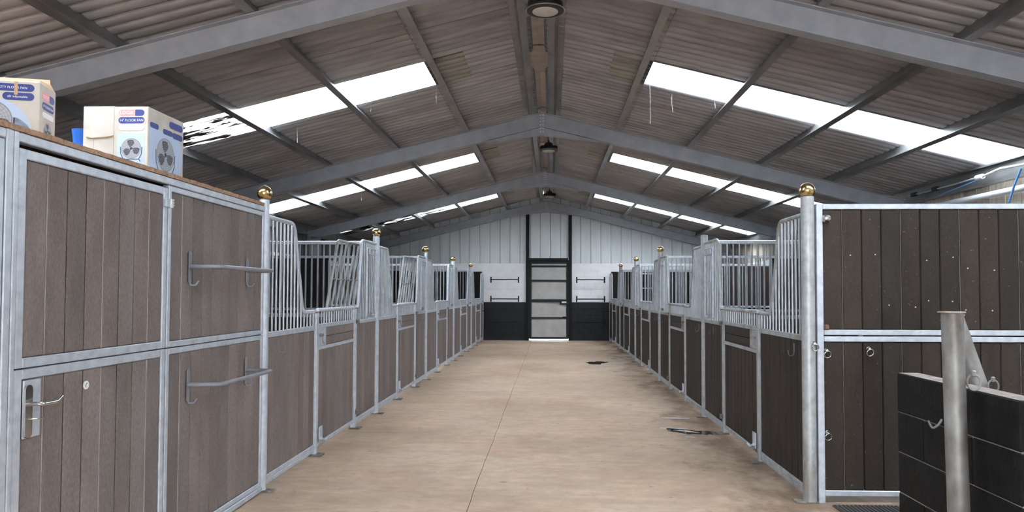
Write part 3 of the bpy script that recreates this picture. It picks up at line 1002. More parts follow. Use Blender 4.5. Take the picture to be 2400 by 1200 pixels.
# ------------------------------------------------------------------ end panel of the right row facing the camera
YP = 5.665
ep = thing('stall_end_panel', 'tall dark boarded panel closing the right row, facing the camera', 'panel', (2.06, YP, 0))
def ep_box(name, c, d, mat='galvanised', ch=.004, parent=None):
    return obj(name, cbox_mesh(r4(*d), mat, ch), parent or ep, c)
x0, x1 = 2.045, 6.02
ep_box('upright', (x0 + .028, YP, 1.15), (.05, .06, 2.30))
ep_box('upright', (x1 - .028, YP, 1.15), (.05, .06, 2.30))
xa, xb = x0 + .055, x1 - .055
ep_box('top_rail', ((xa + xb) / 2, YP, 2.277), (xb - xa, .05, .042))
ep_box('rail', ((xa + xb) / 2, YP, 1.304), (xb - xa, .05, .040))
ep_box('rail', ((xa + xb) / 2, YP, 1.252), (xb - xa, .05, .040))
ep_box('bottom_rail', ((xa + xb) / 2, YP, .075), (xb - xa, .05, .042))
n = round((xb - xa) / .151)
w = (xb - xa) / n
for k in range(n):
    for z0, z1 in ((1.326, 2.254), (.098, 1.230)):
        obj('board', cbox_mesh(r4(w - .004, .032, z1 - z0), 'board_dark', .006), ep, (xa + w * (k + .5), YP, (z0 + z1) / 2))
        if k in (1, 4, 7, 10, 13, 16, 19):
            obj('joint_strip', cbox_mesh(r4(.0032, .008, z1 - z0), 'joint_dim', .001), ep, (xa + w * k, YP - .012, (z0 + z1) / 2))
def tie_ring(parent, x, y, z, out=(0, -1)):
    """small eye plate with a hanging ring"""
    b = MB()
    b.lathe([(.017, 0), (.017, .004), (.012, .008), (.010, .022), (1e-6, .024)], (0, 0, 0), 12)
    b.v = [(v[0], -v[2], v[1]) for v in b.v]
    b.f = [f for f in b.f]
    me = shared('eye', lambda: b.mesh('eye_plate', 'chrome'))
    e = obj('eye_plate', me, parent, (x, y, z))
    rg = shared('ring', lambda: MB().tube([(0.027 * math.sin(2 * PI * k / 20), 0, 0.027 * math.cos(2 * PI * k / 20)) for k in range(21)], .0045, 8, False).mesh('ring', 'chrome'))
    obj('ring', rg, e, (x + .003, y - .022, z - .030), (0.25, 0, 0.15))
tie_ring(ep, 2.118, YP - .017, 1.165)
tie_ring(ep, 2.440, YP - .017, 1.180)
tie_ring(ep, 2.118, YP - .017, .535)
post_r = [c for c in stalls_r[0].children if c.name.startswith('post')][0]
tie_ring(post_r, 2.012, 5.612, 1.22)
bk = obj('door_stop', shared('stop', lambda: MB().lathe([(.030, 0), (.034, .008), (.026, .02), (.018, .03), (.022, .05), (1e-6, .055)], (0, 0, 0), 14).mesh('door_stop', 'chrome')), ep, (2.125, YP - .016, 2.185), (PI / 2, 0, 0))
obj('slide_bolt', shared('sbolt', lambda: MB().cbox((0, 0, 0), (.035, .03, .04), .008).mesh('slide_bolt', 'rust')), ep, (2.118, YP - .030, 1.345))
for k, (px, pz) in enumerate(((2.31, 1.90), (2.50, 1.905), (2.89, 1.86), (3.09, 1.885), (3.20, 1.80), (3.40, 1.785), (2.90, 1.55), (3.08, 1.545), (3.18, 1.48), (3.38, 1.475), (2.60, 1.515), (2.80, 1.50))):
    obj('screw', shared('screw', lambda: MB().tube([(0, 0, 0), (0, -.003, 0)], .0055, 8).mesh('screw', 'joint_pale')), ep, (px, YP - .0165, pz))
# ribbed mat in front of it
rm = MB()
rm.box(2.12, 3.60, 4.75, 5.56, .002, .010)
k = 0
while 2.13 + k * .03 < 3.59:
    rm.box(2.13 + k * .03, 2.13 + k * .03 + .014, 4.76, 5.55, .010, .016)
    k += 1
tag(obj('ribbed_mat', rm.mesh('ribbed_mat', 'rubber')), 'dark ribbed rubber mat on the floor below the tall right panel', 'mat')

# ------------------------------------------------------------------ tack room front on the left
tr = thing('tack_room', 'full height boarded tack room front with a split door', 'partition', (XL, 4.3, 0))
def tbox(name, y0, y1, z0, z1, dep=.05, x=XL, mat='galvanised', parent=None, ch=.004):
    return obj(name, cbox_mesh(r4(dep, y1 - y0, z1 - z0), mat, ch), parent or tr, (x, (y0 + y1) / 2, (z0 + z1) / 2))
def leaf(name, y0, y1, z0, z1, st=.035, dep=.042, pale=(), x=XL):
    def fn():
        b = MB()
        yc, zc = (y0 + y1) / 2, (z0 + z1) / 2
        hw, hh = (y1 - y0) / 2, (z1 - z0) / 2
        for s in (-1, 1):
            b.cbox((0, s * (hw - st / 2), 0), (dep, st, hh * 2), .004)
            b.cbox((0, 0, s * (hh - st / 2)), (dep, hw * 2 - st * 2, st), .004)
        return b.mesh('leaf_frame', 'galvanised')
    o = obj(name, fn(), tr, (x, (y0 + y1) / 2, (z0 + z1) / 2))
    fill_boards(o, x, y0 + st + .002, y1 - st - .002, z0 + st + .002, z1 - st - .002, .137, .03, 'board', pale)
    return o
yj0, yd0, yd1, yf1 = 2.975, 3.058, 4.275, 5.745
tbox('door_jamb', yj0, yj0 + .042, .0, 2.30)
tbox('door_jamb', yj0 + .046, yd0 - .008, .0, 2.30)
tbox('header_rail', yd0 - .006, yf1, 2.256, 2.298)
du = leaf('upper_door', yd0, yd1, 1.266, 2.232, .044, .042, (1, 4, 7))
dl = leaf('lower_door', yd0, yd1, .055, 1.260, .044, .042, (1, 4, 7))
leaf('upper_panel', yd1 + .010, yf1, 1.266, 2.252, .036, .042, (1,))
leaf('lower_panel', yd1 + .010, yf1, .055, 1.260, .036, .042, (1,))
tbox('floor_rail', yd1 + .010, yf1, .012, .052, .06)
# front continues to the left of the picture
leaf('upper_panel', 1.55, yj0 - .004, 1.266, 2.252, .036)
leaf('lower_panel', 1.55, yj0 - .004, .055, 1.260, .036)
tbox('header_rail', 1.55, yj0 - .002, 2.256, 2.298)
tbox('corner_post', 1.49, 1.548, 0, 2.30)
# hinge of the upper door
for z in (2.137,):
    hg = obj('hinge', cyl_mesh(.014, .055, 'chrome', 12), du, (XL + .040, yd1 + .004, z - .027))
    obj('hinge_leaf', cbox_mesh((.02, .07, .05), 'galvanised', .004), hg, (XL + .030, yd1 - .02, z))
    for q in (-.012, .004, .020):
        obj('hinge_ring', cyl_mesh(.019, .010, 'chrome', 12), hg, (XL + .040, yd1 + .004, z + q - .004))
# lock plate and lever handle on the lower door
lp = obj('lock_plate', cbox_mesh((.008, .105, .255), 'galvanised', .003), dl, (XL + .026, yd0 + .112 - .015, 1.083))
hpn = MB()
prof = [(0.022 * math.cos(a), 0.085 + 0.022 * math.sin(a)) for a in [PI * k / 10 for k in range(11)]] + [(0.022 * math.cos(a), -0.105 + 0.022 * math.sin(a)) for a in [PI + PI * k / 10 for k in range(11)]]
hpn.prism(prof, 0, .012, 'x')
hb = obj('handle_plate', hpn.mesh('handle_plate', 'chrome'), dl, (XL + .030, yd0 + .062, 1.085))
obj('lever_handle', MB().tube(fillet([(0, 0, 0), (.055, 0, 0), (.060, .10, -.004), (.055, .15, .018)], .02, 5), [.010] * 8 + [.009] * 6, 10).mesh('lever_handle', 'chrome') if False else
    MB().tube(fillet([(0, 0, 0), (.055, 0, 0), (.060, .09, -.002), (.052, .135, .016)], .02, 5), .0095, 10).mesh('lever_handle', 'chrome'), hb, (XL + .042, yd0 + .062, 1.108))
obj('key', MB().tube([(0, 0, 0), (.03, .02, 0), (.032, .045, 0)], .003, 6).mesh('key', 'chrome'), hb, (XL + .042, yd0 + .062, 1.040))
# round sticker with a telephone receiver
stk = obj('round_sign', MB().tube([(0, 0, 0), (.003, 0, 0)], .021, 24).mesh('round_sign', 'print_white'), dl, (XL + .016, 3.545, 1.137))
obj('receiver_symbol', MB().tube(fillet([(0, .006, .010), (0, -.004, .004), (0, -.004, -.010)], .006, 4), .0022, 6).mesh('receiver_symbol', 'print_dark'), stk, (XL + .019, 3.545, 1.137))
# blanket rails
def blanket_rail(label, z, bent, ys=(4.545, 5.417)):
    x0 = XL + .023
    rk = thing('blanket_rail', label, 'rail', (x0, (ys[0] + ys[1]) / 2, z))
    for y in ys:
        def pl():
            b = MB()
            pr = [(.016 * math.cos(a), .085 + .016 * math.sin(a)) for a in [PI * k / 8 for k in range(9)]] + [(-.016, -.10), (.016, -.10)]
            b.prism([(p[0], p[1]) for p in pr], 0, .006, 'x')
            b.tube(fillet([(.003, 0, -.098), (.006, 0, -.118), (.035, .012, -.118), (.050, .02, -.09)], .015, 4), .006, 6)
            return b.mesh('bracket', 'grey_lacquer')
        obj('bracket', shared('brk', pl), rk, (x0, y, z))
    if bent:
        pts = [(x0, ys[0], z), (x0 + .30, ys[0], z), (x0 + .36, ys[0] + .10, z), (x0 + .36, ys[1] - .0, z), (x0, ys[1], z)]
        pts = [(x0, ys[0], z + .0), (x0 + .205, ys[0] + .02, z), (x0 + .205, ys[1], z), (x0, ys[1], z)]
    else:
        pts = [(x0, ys[0], z), (x0 + .205, ys[0] + .02, z), (x0 + .205, ys[1], z), (x0, ys[1], z)]
    obj('tube', MB().tube(fillet(pts, .06, 6), .0145, 10).mesh('tube', 'grey_lacquer'), rk)
    return rk
blanket_rail('upper grey tube blanket rail on the tack room panel', 1.765, False)
blanket_rail('lower grey tube blanket rail on the tack room panel', 1.012, True)
# board lying on top of the tack room
cb = MB()
rnd = random.Random(5)
edge = []
yy = 1.48
while yy < 5.72:
    edge.append((XL + .030 + rnd.uniform(-.006, .006), yy)); yy += .045
poly = [(-5.95, 1.48)] + edge + [(XL + .03, 5.72), (-5.95, 5.72)]
cb.prism(poly, 2.300, 2.324, 'z')
tag(obj('chipboard_top', cb.mesh('chipboard_top', 'chipboard')), 'brown chipboard sheet lying on top of the tack room', 'board')
# back and side of the tack room that carry the board
b = MB(); b.box(-6.0, -5.96, 1.5, 5.72, .012, 2.298); b.box(-5.96, XL - .06, 5.735, 5.775, .012, 2.298); b.box(-5.96, XL - .06, 1.46, 1.50, .012, 2.298)
tag(obj('tack_room_walls', b.mesh('tack_room_walls', 'board_dark')), 'dark boarded inner walls of the tack room under the chipboard', 'wall')

# ------------------------------------------------------------------ cartons
def text_mesh(txt, size, mat, align='CENTER'):
    cu = bpy.data.curves.new('t', 'FONT')
    cu.body = txt; cu.size = size; cu.align_x = align; cu.align_y = 'CENTER'; cu.extrude = 0.0002
    cu.resolution_u = 3
    o = bpy.data.objects.new('t', cu); COL.objects.link(o)
    bpy.context.view_layer.update()
    me = bpy.data.meshes.new_from_object(o.evaluated_get(bpy.context.evaluated_depsgraph_get()))
    bpy.data.objects.remove(o)
    me.materials.clear(); me.materials.append(MATS[mat])
    return me
def face_xf(kind, hw, hd):
    """matrix from print space (x right, y up, z out of the face) to carton space"""
    if kind == 'front':
        return Matrix(((1, 0, 0, 0), (0, 0, -1, -hd), (0, 1, 0, 0), (0, 0, 0, 1)))
    return Matrix(((0, 0, 1, hw), (1, 0, 0, 0), (0, 1, 0, 0), (0, 0, 0, 1)))
def pill_mesh(w, h, mat, left=True, right=True, zt=.0006):
    r = h / 2
    pts = []
    if right: pts += [(w / 2 - r + r * math.cos(a), r * math.sin(a)) for a in [-PI / 2 + PI * k / 8 for k in range(9)]]
    else: pts += [(w / 2, -r), (w / 2, r)]
    if left: pts += [(-w / 2 + r + r * math.cos(a), r * math.sin(a)) for a in [PI / 2 + PI * k / 8 for k in range(9)]]
    else: pts += [(-w / 2, r), (-w / 2, -r)]
    return MB().prism(pts, 0, zt, 'z').mesh('pill', mat)
def ring2d(b, cx, cy, ra, rb, r0, r1, z, n=40, a0=0, a1=2 * PI):
    vs, fs = [], []
    for k in range(n + 1):
        a = a0 + (a1 - a0) * k / n
        vs += [(cx + ra * r0 * math.cos(a), cy + rb * r0 * math.sin(a), z), (cx + ra * r1 * math.cos(a), cy + rb * r1 * math.sin(a), z)]
    for k in range(n):
        fs.append((2 * k, 2 * k + 1, 2 * k + 3, 2 * k + 2))
    b.add(vs, fs)
def line2d(b, p, q, w, z):
    d = Vector((q[0] - p[0], q[1] - p[1])); nrm = Vector((-d.y, d.x)).normalized() * w / 2
    b.add([(p[0] + nrm.x, p[1] + nrm.y, z), (p[0] - nrm.x, p[1] - nrm.y, z), (q[0] - nrm.x, q[1] - nrm.y, z), (q[0] + nrm.x, q[1] + nrm.y, z)], [(0, 1, 2, 3)])
def fan_meshes(cx, cy, r, asp=1.0):
    """flat printed picture of a floor fan: blades, guard and stand"""
    bl = MB()
    dk = MB(); ring2d(dk, cx, cy, r * asp, r, 0, 1.0, .0007)
    for k in range(3):
        a = PI / 2 + 2 * PI * k / 3
        pts = []
        for t, wd in ((.12, .10), (.35, .30), (.62, .42), (.82, .36), (.86, .10), (.80, -.22), (.55, -.30), (.3, -.16)):
            ca, sa = math.cos(a), math.sin(a)
            pts.append((cx + asp * r * (t * ca - wd * sa), cy + r * (t * sa + wd * ca), .0010))
        bl.add(pts, [tuple(range(len(pts)))])
    ring2d(bl, cx, cy, r * asp, r, 0, .14, .0011, 16)
    gd = MB()
    for q in (1.0, .86, .72, .58, .44, .30):
        ring2d(gd, cx, cy, r * asp, r, q - .022 - (.02 if q == 1.0 else 0), q + (.015 if q == 1 else 0), .0014)
    for k in range(24):
        a = 2 * PI * k / 24
        line2d(gd, (cx + asp * r * .2 * math.cos(a), cy + r * .2 * math.sin(a)), (cx + asp * r * math.cos(a), cy + r * math.sin(a)), r * .018, .0014)
    st = MB()
    w = r * .07
    for s in (-1, 1):
        line2d(st, (cx + s * asp * r * 1.10, cy + r * .15), (cx + s * asp * r * 1.05, cy - r * .55), w, .0016)
        line2d(st, (cx + s * asp * r * 1.05, cy - r * .55), (cx + s * asp * r * .80, cy - r * 1.05), w, .0016)
        line2d(st, (cx + s * asp * r * .80, cy - r * 1.05), (cx + s * asp * r * .95, cy - r * 1.35), w, .0016)
    line2d(st, (cx - asp * r * .82, cy - r * 1.08), (cx + asp * r * .82, cy - r * 1.08), w, .0016)
    return dk.mesh('fan_disc_print', 'print_haze'), bl.mesh('fan_blades_print', 'print_dark'), gd.mesh('fan_guard_print', 'print_grey'), st.mesh('fan_stand_print', 'print_dark')
def carton(label, loc, rot, w, d, h, prints):
    c = thing('fan_carton', label, 'box', loc, 'fan cartons on top of the tack room', None, (0, 0, rot))
    body = obj('body', MB().cbox((0, 0, h / 2), (w, d, h), .004).mesh('carton_body', 'carton_white'), c, (0, 0, 0), None, True)
    def put(name, me, kind, x, y, z=0.0, parent=body):
        me.transform(face_xf(kind, w / 2, d / 2) @ Matrix.Translation((x, y, z + .0002)))
        obj(name, me, parent, (0, 0, 0), None, True)
    prints(put)
    return c, body
# box with readable narrow end
def prints_two(put):
    f = 'front'
    put('logo_patch', pill_mesh(.098, .040, 'print_pink', True, False), f, -.028, .391)
    put('navy_patch', pill_mesh(.058, .040, 'print_navy', False, True), f, .054, .391)
    put('lettering', text_mesh('LOGIK', .030, 'print_white'), f, -.027, .390, .0008)
    put('navy_patch', pill_mesh(.165, .040, 'print_navy'), f, .002, .344)
    put('lettering', text_mesh('14" FLOOR FAN', .0215, 'print_white'), f, .002, .343, .0008)
    put('outline_patch', pill_mesh(.165, .038, 'print_line'), f, .002, .298)
    put('outline_patch', pill_mesh(.160, .033, 'print_white'), f, .002, .298, .0006)
    put('lettering', text_mesh('L14FFGM18', .020, 'print_line'), f, .002, .297, .0014)
    put('sky_print', MB().box(-.088, .088, 0, .252, 0, .0005).mesh('sky_print', 'print_blue'), f, 0, .012)
    for nm, me in zip(('fan_disc_print', 'fan_blades_print', 'fan_guard_print', 'fan_stand_print'), fan_meshes(0, 0, .062)):
        put(nm, me, f, .004, .168)
    s = 'side'
    put('sky_print', MB().box(-.200, .10, 0, .30, 0, .0005).mesh('sky_print', 'print_blue'), s, 0, .012)
    ov = MB(); ring2d(ov, 0, 0, .12, .150, 0, 1, 0.0004)
    put('sky_print', ov.mesh('sky_print', 'print_blue'), s, .08, .165)
    put('navy_patch', pill_mesh(.10, .035, 'print_navy'), s, -.145, .325)
    put('navy_patch', pill_mesh(.12, .035, 'print_navy'), s, .015, .315)
    put('navy_patch', pill_mesh(.17, .045, 'print_navy'), s, .115, .375)
    put('navy_patch', pill_mesh(.13, .040, 'print_navy'), s, .135, .312)
    for nm, me in zip(('fan_disc_print', 'fan_blades_print', 'fan_guard_print', 'fan_stand_print'), fan_meshes(0, 0, .105)):
        put(nm, me, s, -.01, .165)
carton('white fan carton reading LOGIK 14 inch floor fan, beside the plain one', (-2.61, 4.58, 2.325), 0, .215, .43, .43, prints_two)
def prints_none(put):
    f = 'front'
    b = MB().tube([(-.075, .245, 0), (-.04, .238, .002), (.0, .243, 0), (.05, .246, .002), (.095, .255, 0)], .004, 6)
    put('twine', b.mesh('twine', 'straw'), f, 0, 0, .002)
    b = MB(); line2d(b, (-.03, .23), (-.028, .05), .0025, .0004)
    put('crease', b.mesh('crease', 'carton_brown'), f, 0, 0)
c3, b3 = carton('plain off-white carton side with twine, left of the floor fan carton', (-2.828, 4.60, 2.325), 0, .20, .43, .438, prints_none)
def prints_one(put):
    f = 'front'
    put('navy_patch', pill_mesh(.395, .042, 'print_navy'), f, -.008, .398)
    put('lettering', text_mesh('VELOCITY FLOOR FAN', .0180, 'print_white', 'RIGHT'), f, .155, .397, .0008)
    put('navy_patch', pill_mesh(.155, .042, 'print_navy'), f, .112, .349)
    put('lettering', text_mesh('tilt adjustable', .0185, 'print_white'), f, .108, .348, .0008)
    put('navy_patch', pill_mesh(.19, .042, 'print_navy'), f, -.085, .349)
    put('lettering', text_mesh('s', .0185, 'print_white'), f, -.012, .348, .0008)
    ov = MB(); ring2d(ov, 0, 0, .195, .125, 0, 1, 0.0004); ring2d(ov, 0, 0, .195, .205, 0, 1, 0.0004, 40, 0, PI)
    put('sky_print', ov.mesh('sky_print', 'print_blue'), f, -.01, .130)
    for nm, me in zip(('fan_disc_print', 'fan_blades_print', 'fan_guard_print', 'fan_stand_print'), fan_meshes(0, 0, .105)):
        put(nm, me, f, -.02, .215)
    s = 'side'
    put('logo_patch', pill_mesh(.098, .042, 'print_pink', True, False), s, -.028, .372)
    put('lettering', text_mesh('LOGIK', .028, 'print_white'), s, -.027, .371, .0008)
    put('navy_patch', pill_mesh(.060, .042, 'print_navy', False, True), s, .056, .372)
    put('navy_patch', pill_mesh(.155, .042, 'print_navy'), s, .006, .318)
    put('lettering', text_mesh('14" FLOOR FAN', .020, 'print_white'), s, .006, .317, .0008)
    put('outline_patch', pill_mesh(.155, .036, 'print_line'), s, .006, .268)
    put('outline_patch', pill_mesh(.150, .031, 'print_white'), s, .006, .268, .0006)
    for nm, me in zip(('fan_disc_print', 'fan_blades_print', 'fan_guard_print', 'fan_stand_print'), fan_meshes(0, 0, .046)):
        put(nm, me, s, .004, .185)
a1 = math.radians(15)
cx1 = -2.826 - .215 * math.cos(a1) - .1075 * math.sin(a1)
cy1 = 3.86 - .215 * math.sin(a1) + .1075 * math.cos(a1)
c1, b1 = carton('white fan carton with open brown top flap, nearest the picture edge', (cx1, cy1, 2.325), a1, .43, .215, .436, prints_one)
fl = MB()
fl.add([(-.21, .08, .436), (.20, .08, .436), (.185, .10, .505), (-.21, .10, .505), (-.21, .084, .436), (.20, .084, .436), (.185, .104, .505), (-.21, .104, .505)],
       [(0, 1, 2, 3), (7, 6, 5, 4), (0, 4, 5, 1), (1, 5, 6, 2), (2, 6, 7, 3), (3, 7, 4, 0)])
obj('flap', fl.mesh('flap', 'carton_brown'), c1, (0, 0, 0), None, True)
fl2 = MB()
fl2.add([(.213, -.09, .434), (.213, .10, .434), (.190, .11, .475), (.200, -.06, .455)], [(0, 1, 2, 3)])
fl2.add([(.211, -.09, .434), (.211, .10, .434), (.188, .11, .475), (.198, -.06, .455)], [(3, 2, 1, 0)])
obj('flap', fl2.mesh('flap', 'carton_brown'), c1, (0, 0, 0), None, True)
tp = MB().cbox((.10, -.1085, .395), (.018, .003, .075), .001)
obj('torn_tape', tp.mesh('torn_tape', 'carton_brown'), c1, (0, 0, 0), None, True)
# blue plastic scoop between the cartons
sc_ = MB()
pr = [(.026, 0), (.029, .02), (.035, .27), (.038, .30), (.034, .30), (.027, .03), (1e-6, .02)]
sc_.lathe(pr, (0, 0, 0), 20)
tag(obj('blue_tub', sc_.mesh('blue_tub', 'blue_plastic'), None, (-2.972, 4.44, 2.330), (0, math.radians(-4), 0)), 'bright blue plastic tub standing between the fan cartons', 'tub')
# wisps of straw on the chipboard
for k in range(5):
    rnd = random.Random(20 + k)
    x, y = -2.42 - rnd.random() * .25, 3.9 + rnd.random() * .5
    pts = [(0, 0, .006), (rnd.uniform(-.06, .06), rnd.uniform(-.08, .08), .03 + rnd.random() * .05), (rnd.uniform(-.08, .08), rnd.uniform(-.12, .12), .008)]
    tag(obj('straw_stalk', MB().tube(pts, .0018, 5).mesh('straw_stalk', 'straw'), None, (x, y, 2.324)), 'loose dry straw stalk on the chipboard between the cartons', 'straw', 'straw stalks on the chipboard')

# ------------------------------------------------------------------ saddle racks on the end wall
for side, xa, xb in ((-1, -2.06, -1.12), (1, 0.86, 1.80)):
    for lv, z in (('upper', 2.06), ('lower', 1.41), ('lowest, black on black', .62)):
        y = YE - .014
        rk = thing('wall_rack', '%s black tube rack on the end wall, %s of the door' % (lv, 'left' if side < 0 else 'right'), 'rack', ((xa + xb) / 2, y, z), 'black tube racks on the end wall')
        for x in (xa, xb):
            b = MB()
            pr = [(.022 * math.cos(a), .085 + .022 * math.sin(a)) for a in [PI * k / 8 for k in range(9)]] + [(.022 * math.cos(a), -.085 + .022 * math.sin(a)) for a in [PI + PI * k / 8 for k in range(9)]]
            b.prism(pr, -.012, 0, 'y')
            obj('bracket', shared('wbr', lambda: b.mesh('bracket', 'black_paint')), rk, (x, y, z))
        pts = [(xa, y - .01, z + .01), (xa, y - .30, z), (xb, y - .30, z), (xb, y - .01, z + .01)]
        obj('tube', MB().tube(fillet(pts, .05, 5), .017, 8).mesh('tube', 'black_paint'), rk)

# ------------------------------------------------------------------ black block stub wall and hitching frame
bw = thing('block_wall', 'low black painted block wall with bare top in the right foreground', 'wall', (2.07, 3.68, 0))
y0, y1, xa, xb = 3.16, 4.26, 2.0, 2.125
crs = [(.0, .229), (.233, .462), (.466, .691), (.695, .920), (.924, 1.146)]
obj('mortar', MB().box(xa + .006, xb - .006, y0 + .006, y1 - .006, 0, 1.138).mesh('mortar', 'mortar_grey'), bw)
for i, (z0, z1) in enumerate(crs):
    cuts = [y0, y0 + .42 if i % 2 else y0 + .64, y1] if True else []
    cuts = [y0, 3.52, 3.97, y1] if i % 2 else [y0, 3.74, y1]
    for a, c in zip(cuts, cuts[1:]):
        rnd = random.Random(int(a * 100 + i))
        me = cbox_mesh(r4(xb - xa, c - a - .004, z1 - z0), 'black_block', .006)
        if i == 4:
            key = ('topblk', r4(xb - xa, c - a - .004, z1 - z0))
            def mk():
                q = MB().cbox((0, 0, 0), (xb - xa, c - a - .004, z1 - z0), .007).mesh('top_block', ['black_block', 'bare_block'])
                for p in q.polygons:
                    if p.normal.z > .9: p.material_index = 1
                return q
            me = shared(key, mk)
        obj('block', me, bw, ((xa + xb) / 2 + rnd.uniform(-.0015, .0015), (a + c) / 2, (z0 + z1) / 2))
obj('hook', MB().tube(fillet([(0, 0, .03), (-.02, 0, .0), (-.05, .0, -.02), (-.06, .02, .02)], .02, 4), .006, 6).mesh('hook', 'weathered_pipe'), bw, (2.0, 3.78, .93))
hf = thing('hitching_post', 'galvanised pipe post with flat cap beside the black block wall', 'post', (1.935, 3.45, 0))
obj('pipe', MB().tube([(1.905, 3.45, 0), (1.878, 3.45, 1.512)], .047, 24).mesh('pipe', 'weathered_pipe'), hf)
obj('cap', MB().lathe([(.058, 0), (.060, .003), (.058, .006)], (0, 0, 0), 24).mesh('cap', 'cap_steel'), hf, (1.876, 3.45, 1.513))
def big_ring(parent, x, y, z, rz):
    g = obj('ring', shared('bring', lambda: MB().tube([(0, 0.027 * math.sin(2 * PI * k / 20), 0.036 * math.cos(2 * PI * k / 20)) for k in range(21)], .005, 8, False).mesh('ring', 'weathered_pipe')), parent, (x, y, z), (0, 0, rz))
    obj('staple', cbox_mesh((.02, .02, .03), 'weathered_pipe', .005), parent, (x, y, z + .040))
big_ring(hf, 1.945, 3.40, 1.195, 1.1)
hp2 = thing('leaning_post', 'galvanised pipe post leaning, seen behind the black block wall', 'post', (2.90, 4.42, 0))
obj('pipe', MB().tube([(2.900, 4.42, 0), (2.412, 4.42, 1.455)], .058, 22).mesh('pipe', 'weathered_pipe'), hp2)
obj('cap', MB().lathe([(.066, 0), (.068, .003), (.066, .006)], (0, 0, 0), 24).mesh('cap', 'cap_steel'), hp2, (2.410, 4.42, 1.456), (0, -.32, 0))
big_ring(hp2, 2.60, 4.35, 1.06, 1.3)

# ------------------------------------------------------------------ lamps
LAMP_LABEL = ['round high bay lamp at the top edge of the picture, nearest', 'round high bay lamp under the ridge behind the middle frame', 'small distant high bay lamp under the ridge before the end wall']
for i, y in enumerate((6.56, 13.05, 19.3)):
    zl = 4.19
    xl = -0.055 if i else -0.06
    lm = thing('high_bay_lamp', LAMP_LABEL[i], 'lamp', (xl, y, zl), 'high bay lamps hanging from the ridge')
    obj('housing', shared('hsg', lambda: MB().lathe([(.120, .0), (.165, .004), (.170, .020), (.160, .040), (.120, .055), (.085, .075), (.075, .13), (.05, .15), (.02, .16), (.012, .20)], (0, 0, 0), 32).mesh('housing', 'lamp_black')), lm, (xl, y, zl))
    obj('lens', shared('lens', lambda: MB().lathe([(1e-6, -.012), (.035, -.012), (.04, -.004), (.11, -.006), (.119, -.001)], (0, 0, 0), 32).mesh('lens', 'lamp_lens')), lm, (xl, y, zl))
    for k in range(24):
        a = 2 * PI * k / 24
        obj('fin', cbox_mesh((.075, .004, .045), 'lamp_black', .001), lm, (xl + .125 * math.cos(a), y + .125 * math.sin(a), zl + .060), (0, 0, a))
    obj('hanger', MB().tube([(0, 0, .19), (0, 0, .54)], .006, 6).mesh('hanger', 'weathered_pipe'), lm, (xl, y, zl))
    obj('rim_ring', shared('rimr', lambda: MB().tube([(.176 * math.cos(2 * PI * k / 32), .176 * math.sin(2 * PI * k / 32), .01) for k in range(33)], .006, 6, False).mesh('rim_ring', 'purlin_steel')), lm, (xl, y, zl))

# ------------------------------------------------------------------ pipes and cables along the right eaves
tag(obj('white_pipe', MB().tube([(6.05, 6.6, 2.945), (6.05, 11.6, 2.985)], .045, 14).mesh('white_pipe', 'white_plastic')), 'thick white plastic pipe along the right side wall boards', 'pipe')
cl = thing('conduit', 'conduit with junction box and blue cables along the right eaves beam', 'conduit', (5.98, 9.9, 3.2))
jb = obj('junction', shared('jb', lambda: MB().tube([(0, -.07, 0), (0, .07, 0)], .036, 14).mesh('junction', 'white_plastic')), cl, (5.935, 10.15, 3.225))
obj('conduit_tube', MB().tube(fillet([(5.955, 12.2, 3.235), (5.955, 11.2, 3.225), (5.935, 10.22, 3.225)], .2, 4), .012, 8).mesh('conduit_tube', 'galvanised'), cl)
obj('conduit_tube', MB().tube(fillet([(5.935, 10.08, 3.225), (5.94, 9.7, 3.265), (5.955, 8.9, 3.22), (5.955, 7.0, 3.22)], .2, 4), .016, 8).mesh('conduit_tube', 'white_plastic'), cl)
for y in (11.35, 12.0):
    obj('conduit_box', cbox_mesh((.06, .14, .06), 'lamp_black', .01), cl, (5.955, y, 3.235))
(obj('blue_cable', MB().tube(fillet([(5.945, 10.20, 3.20), (5.95, 10.6, 3.165), (5.95, 11.0, 3.14), (6.0, 11.3, 3.12)], .1, 4), .008, 6).mesh('blue_cable', 'blue_cable'), cl))
(obj('blue_hose', MB().tube(fillet([(5.955, 9.30, 3.20), (5.93, 9.40, 3.0), (5.90, 9.6, 2.55)], .1, 4), .014, 8).mesh('blue_hose', 'blue_cable'), cl))

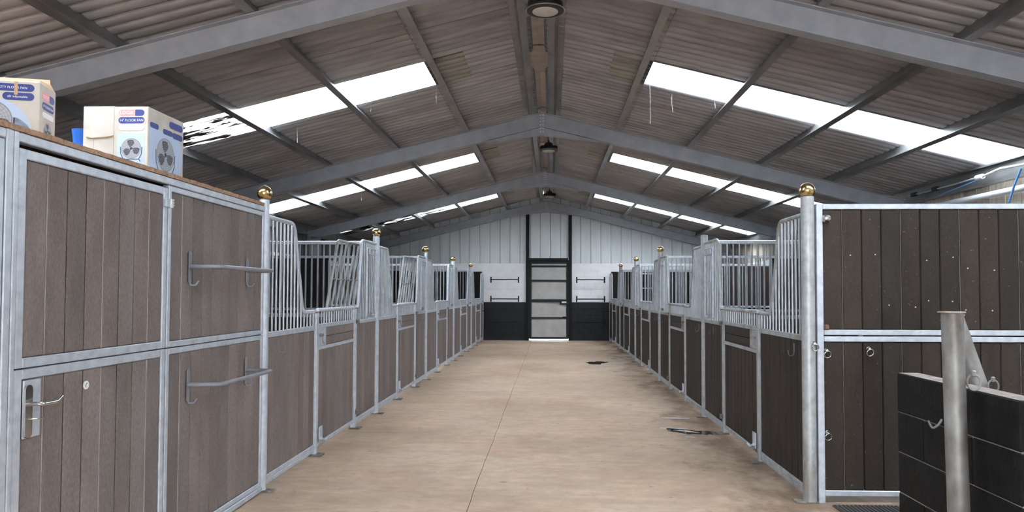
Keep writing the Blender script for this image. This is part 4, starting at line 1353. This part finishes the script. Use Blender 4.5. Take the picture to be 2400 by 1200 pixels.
# ------------------------------------------------------------------ puddles
def puddle(label, cx, cy, ax, ay, seed, skew=0, mat='puddle_water', z=.0004):
    rnd = random.Random(seed)
    ph = [rnd.uniform(0, 6.28) for _ in range(5)]
    pts = []
    for k in range(64):
        a = 2 * PI * k / 64
        r = 1 + .22 * math.sin(2 * a + ph[0]) + .16 * math.sin(3 * a + ph[1]) + .10 * math.sin(7 * a + ph[2]) + .06 * math.sin(13 * a + ph[3])
        x, y = ax * r * math.cos(a), ay * r * math.sin(a)
        pts.append((cx + x, cy + y + skew * x))
    tag(obj('puddle', MB().prism(pts, z, z + .0016, 'z').mesh('puddle', mat)), label, 'puddle', 'puddles on the concrete floor')
PALE = 'puddle_pale'
puddle('large dark puddle on the right, near the first right door', 1.64, 8.45, .25, .16, 4, -.35)
puddle('pale patch along the left edge of the largest puddle', 1.42, 8.66, .13, .05, 31, -.30, PALE)
puddle('bright pale streak in the middle of the largest puddle', 1.56, 8.50, .12, .035, 33, -.45, PALE, .0024)
puddle('thin pale wet streak behind the largest puddle', 1.58, 9.39, .16, .04, 9, 0, PALE)
puddle('tiny pale wet spot in front of the largest puddle', 1.55, 8.16, .055, .018, 12, 0, PALE)
puddle('dark distant puddle in the aisle before the fourth right stall', 1.04, 16.75, .24, .34, 15)
puddle('pale wet streak from the dark distant puddle towards the right stalls', 1.52, 16.95, .24, .14, 18, -.3, PALE)
puddle('narrow pale streak in front of the dark distant puddle', 1.05, 15.75, .20, .045, 22, 0, PALE)
puddle('short pale streak right of the narrow distant one', 1.48, 15.55, .10, .06, 25, 0, PALE)

# ------------------------------------------------------------------ cobwebs hanging from the roof
WEB_LABEL = ['longest cobweb strand, at the ridge end of the near right skylight',
             'cobweb strand below the near right skylight, right of the longest one',
             'short cobweb tuft below the near right skylight beside the second purlin',
             'cobweb strand at the ridge end of the near left skylight',
             'short cobweb tuft below the middle of the near left skylight',
             'cobweb strand below the mossy lower part of the near left skylight',
             'cobweb strand below the lower part of the second left skylight',
             'short cobweb tuft below the middle of the second left skylight']
webs = [(1.36, 9.98, 3.55, .62), (1.72, 10.28, 4.15, .30), (2.30, 10.2, 4.0, .12), (-1.66, 10.25, 4.05, .25), (-2.60, 10.25, 3.98, .14), (-3.7, 10.3, 3.62, .30), (-4.35, 16.3, 3.58, .22), (-3.3, 16.3, 3.9, .10)]
for k, (x, y, z, ln) in enumerate(webs):
    rnd = random.Random(k)
    zt = roof_z(abs(x - RX)) - .025
    ln = min(ln, 1.0)
    pts = [(x, y, zt), (x + rnd.uniform(-.01, .01), y, zt - ln * .5), (x + rnd.uniform(-.015, .015), y, zt - ln)]
    tag(obj('cobweb_strand', MB().tube(pts, [.001, .0013, .002], 5).mesh('cobweb_strand', 'cobweb')), WEB_LABEL[k], 'cobweb', 'cobweb strands under the skylights')
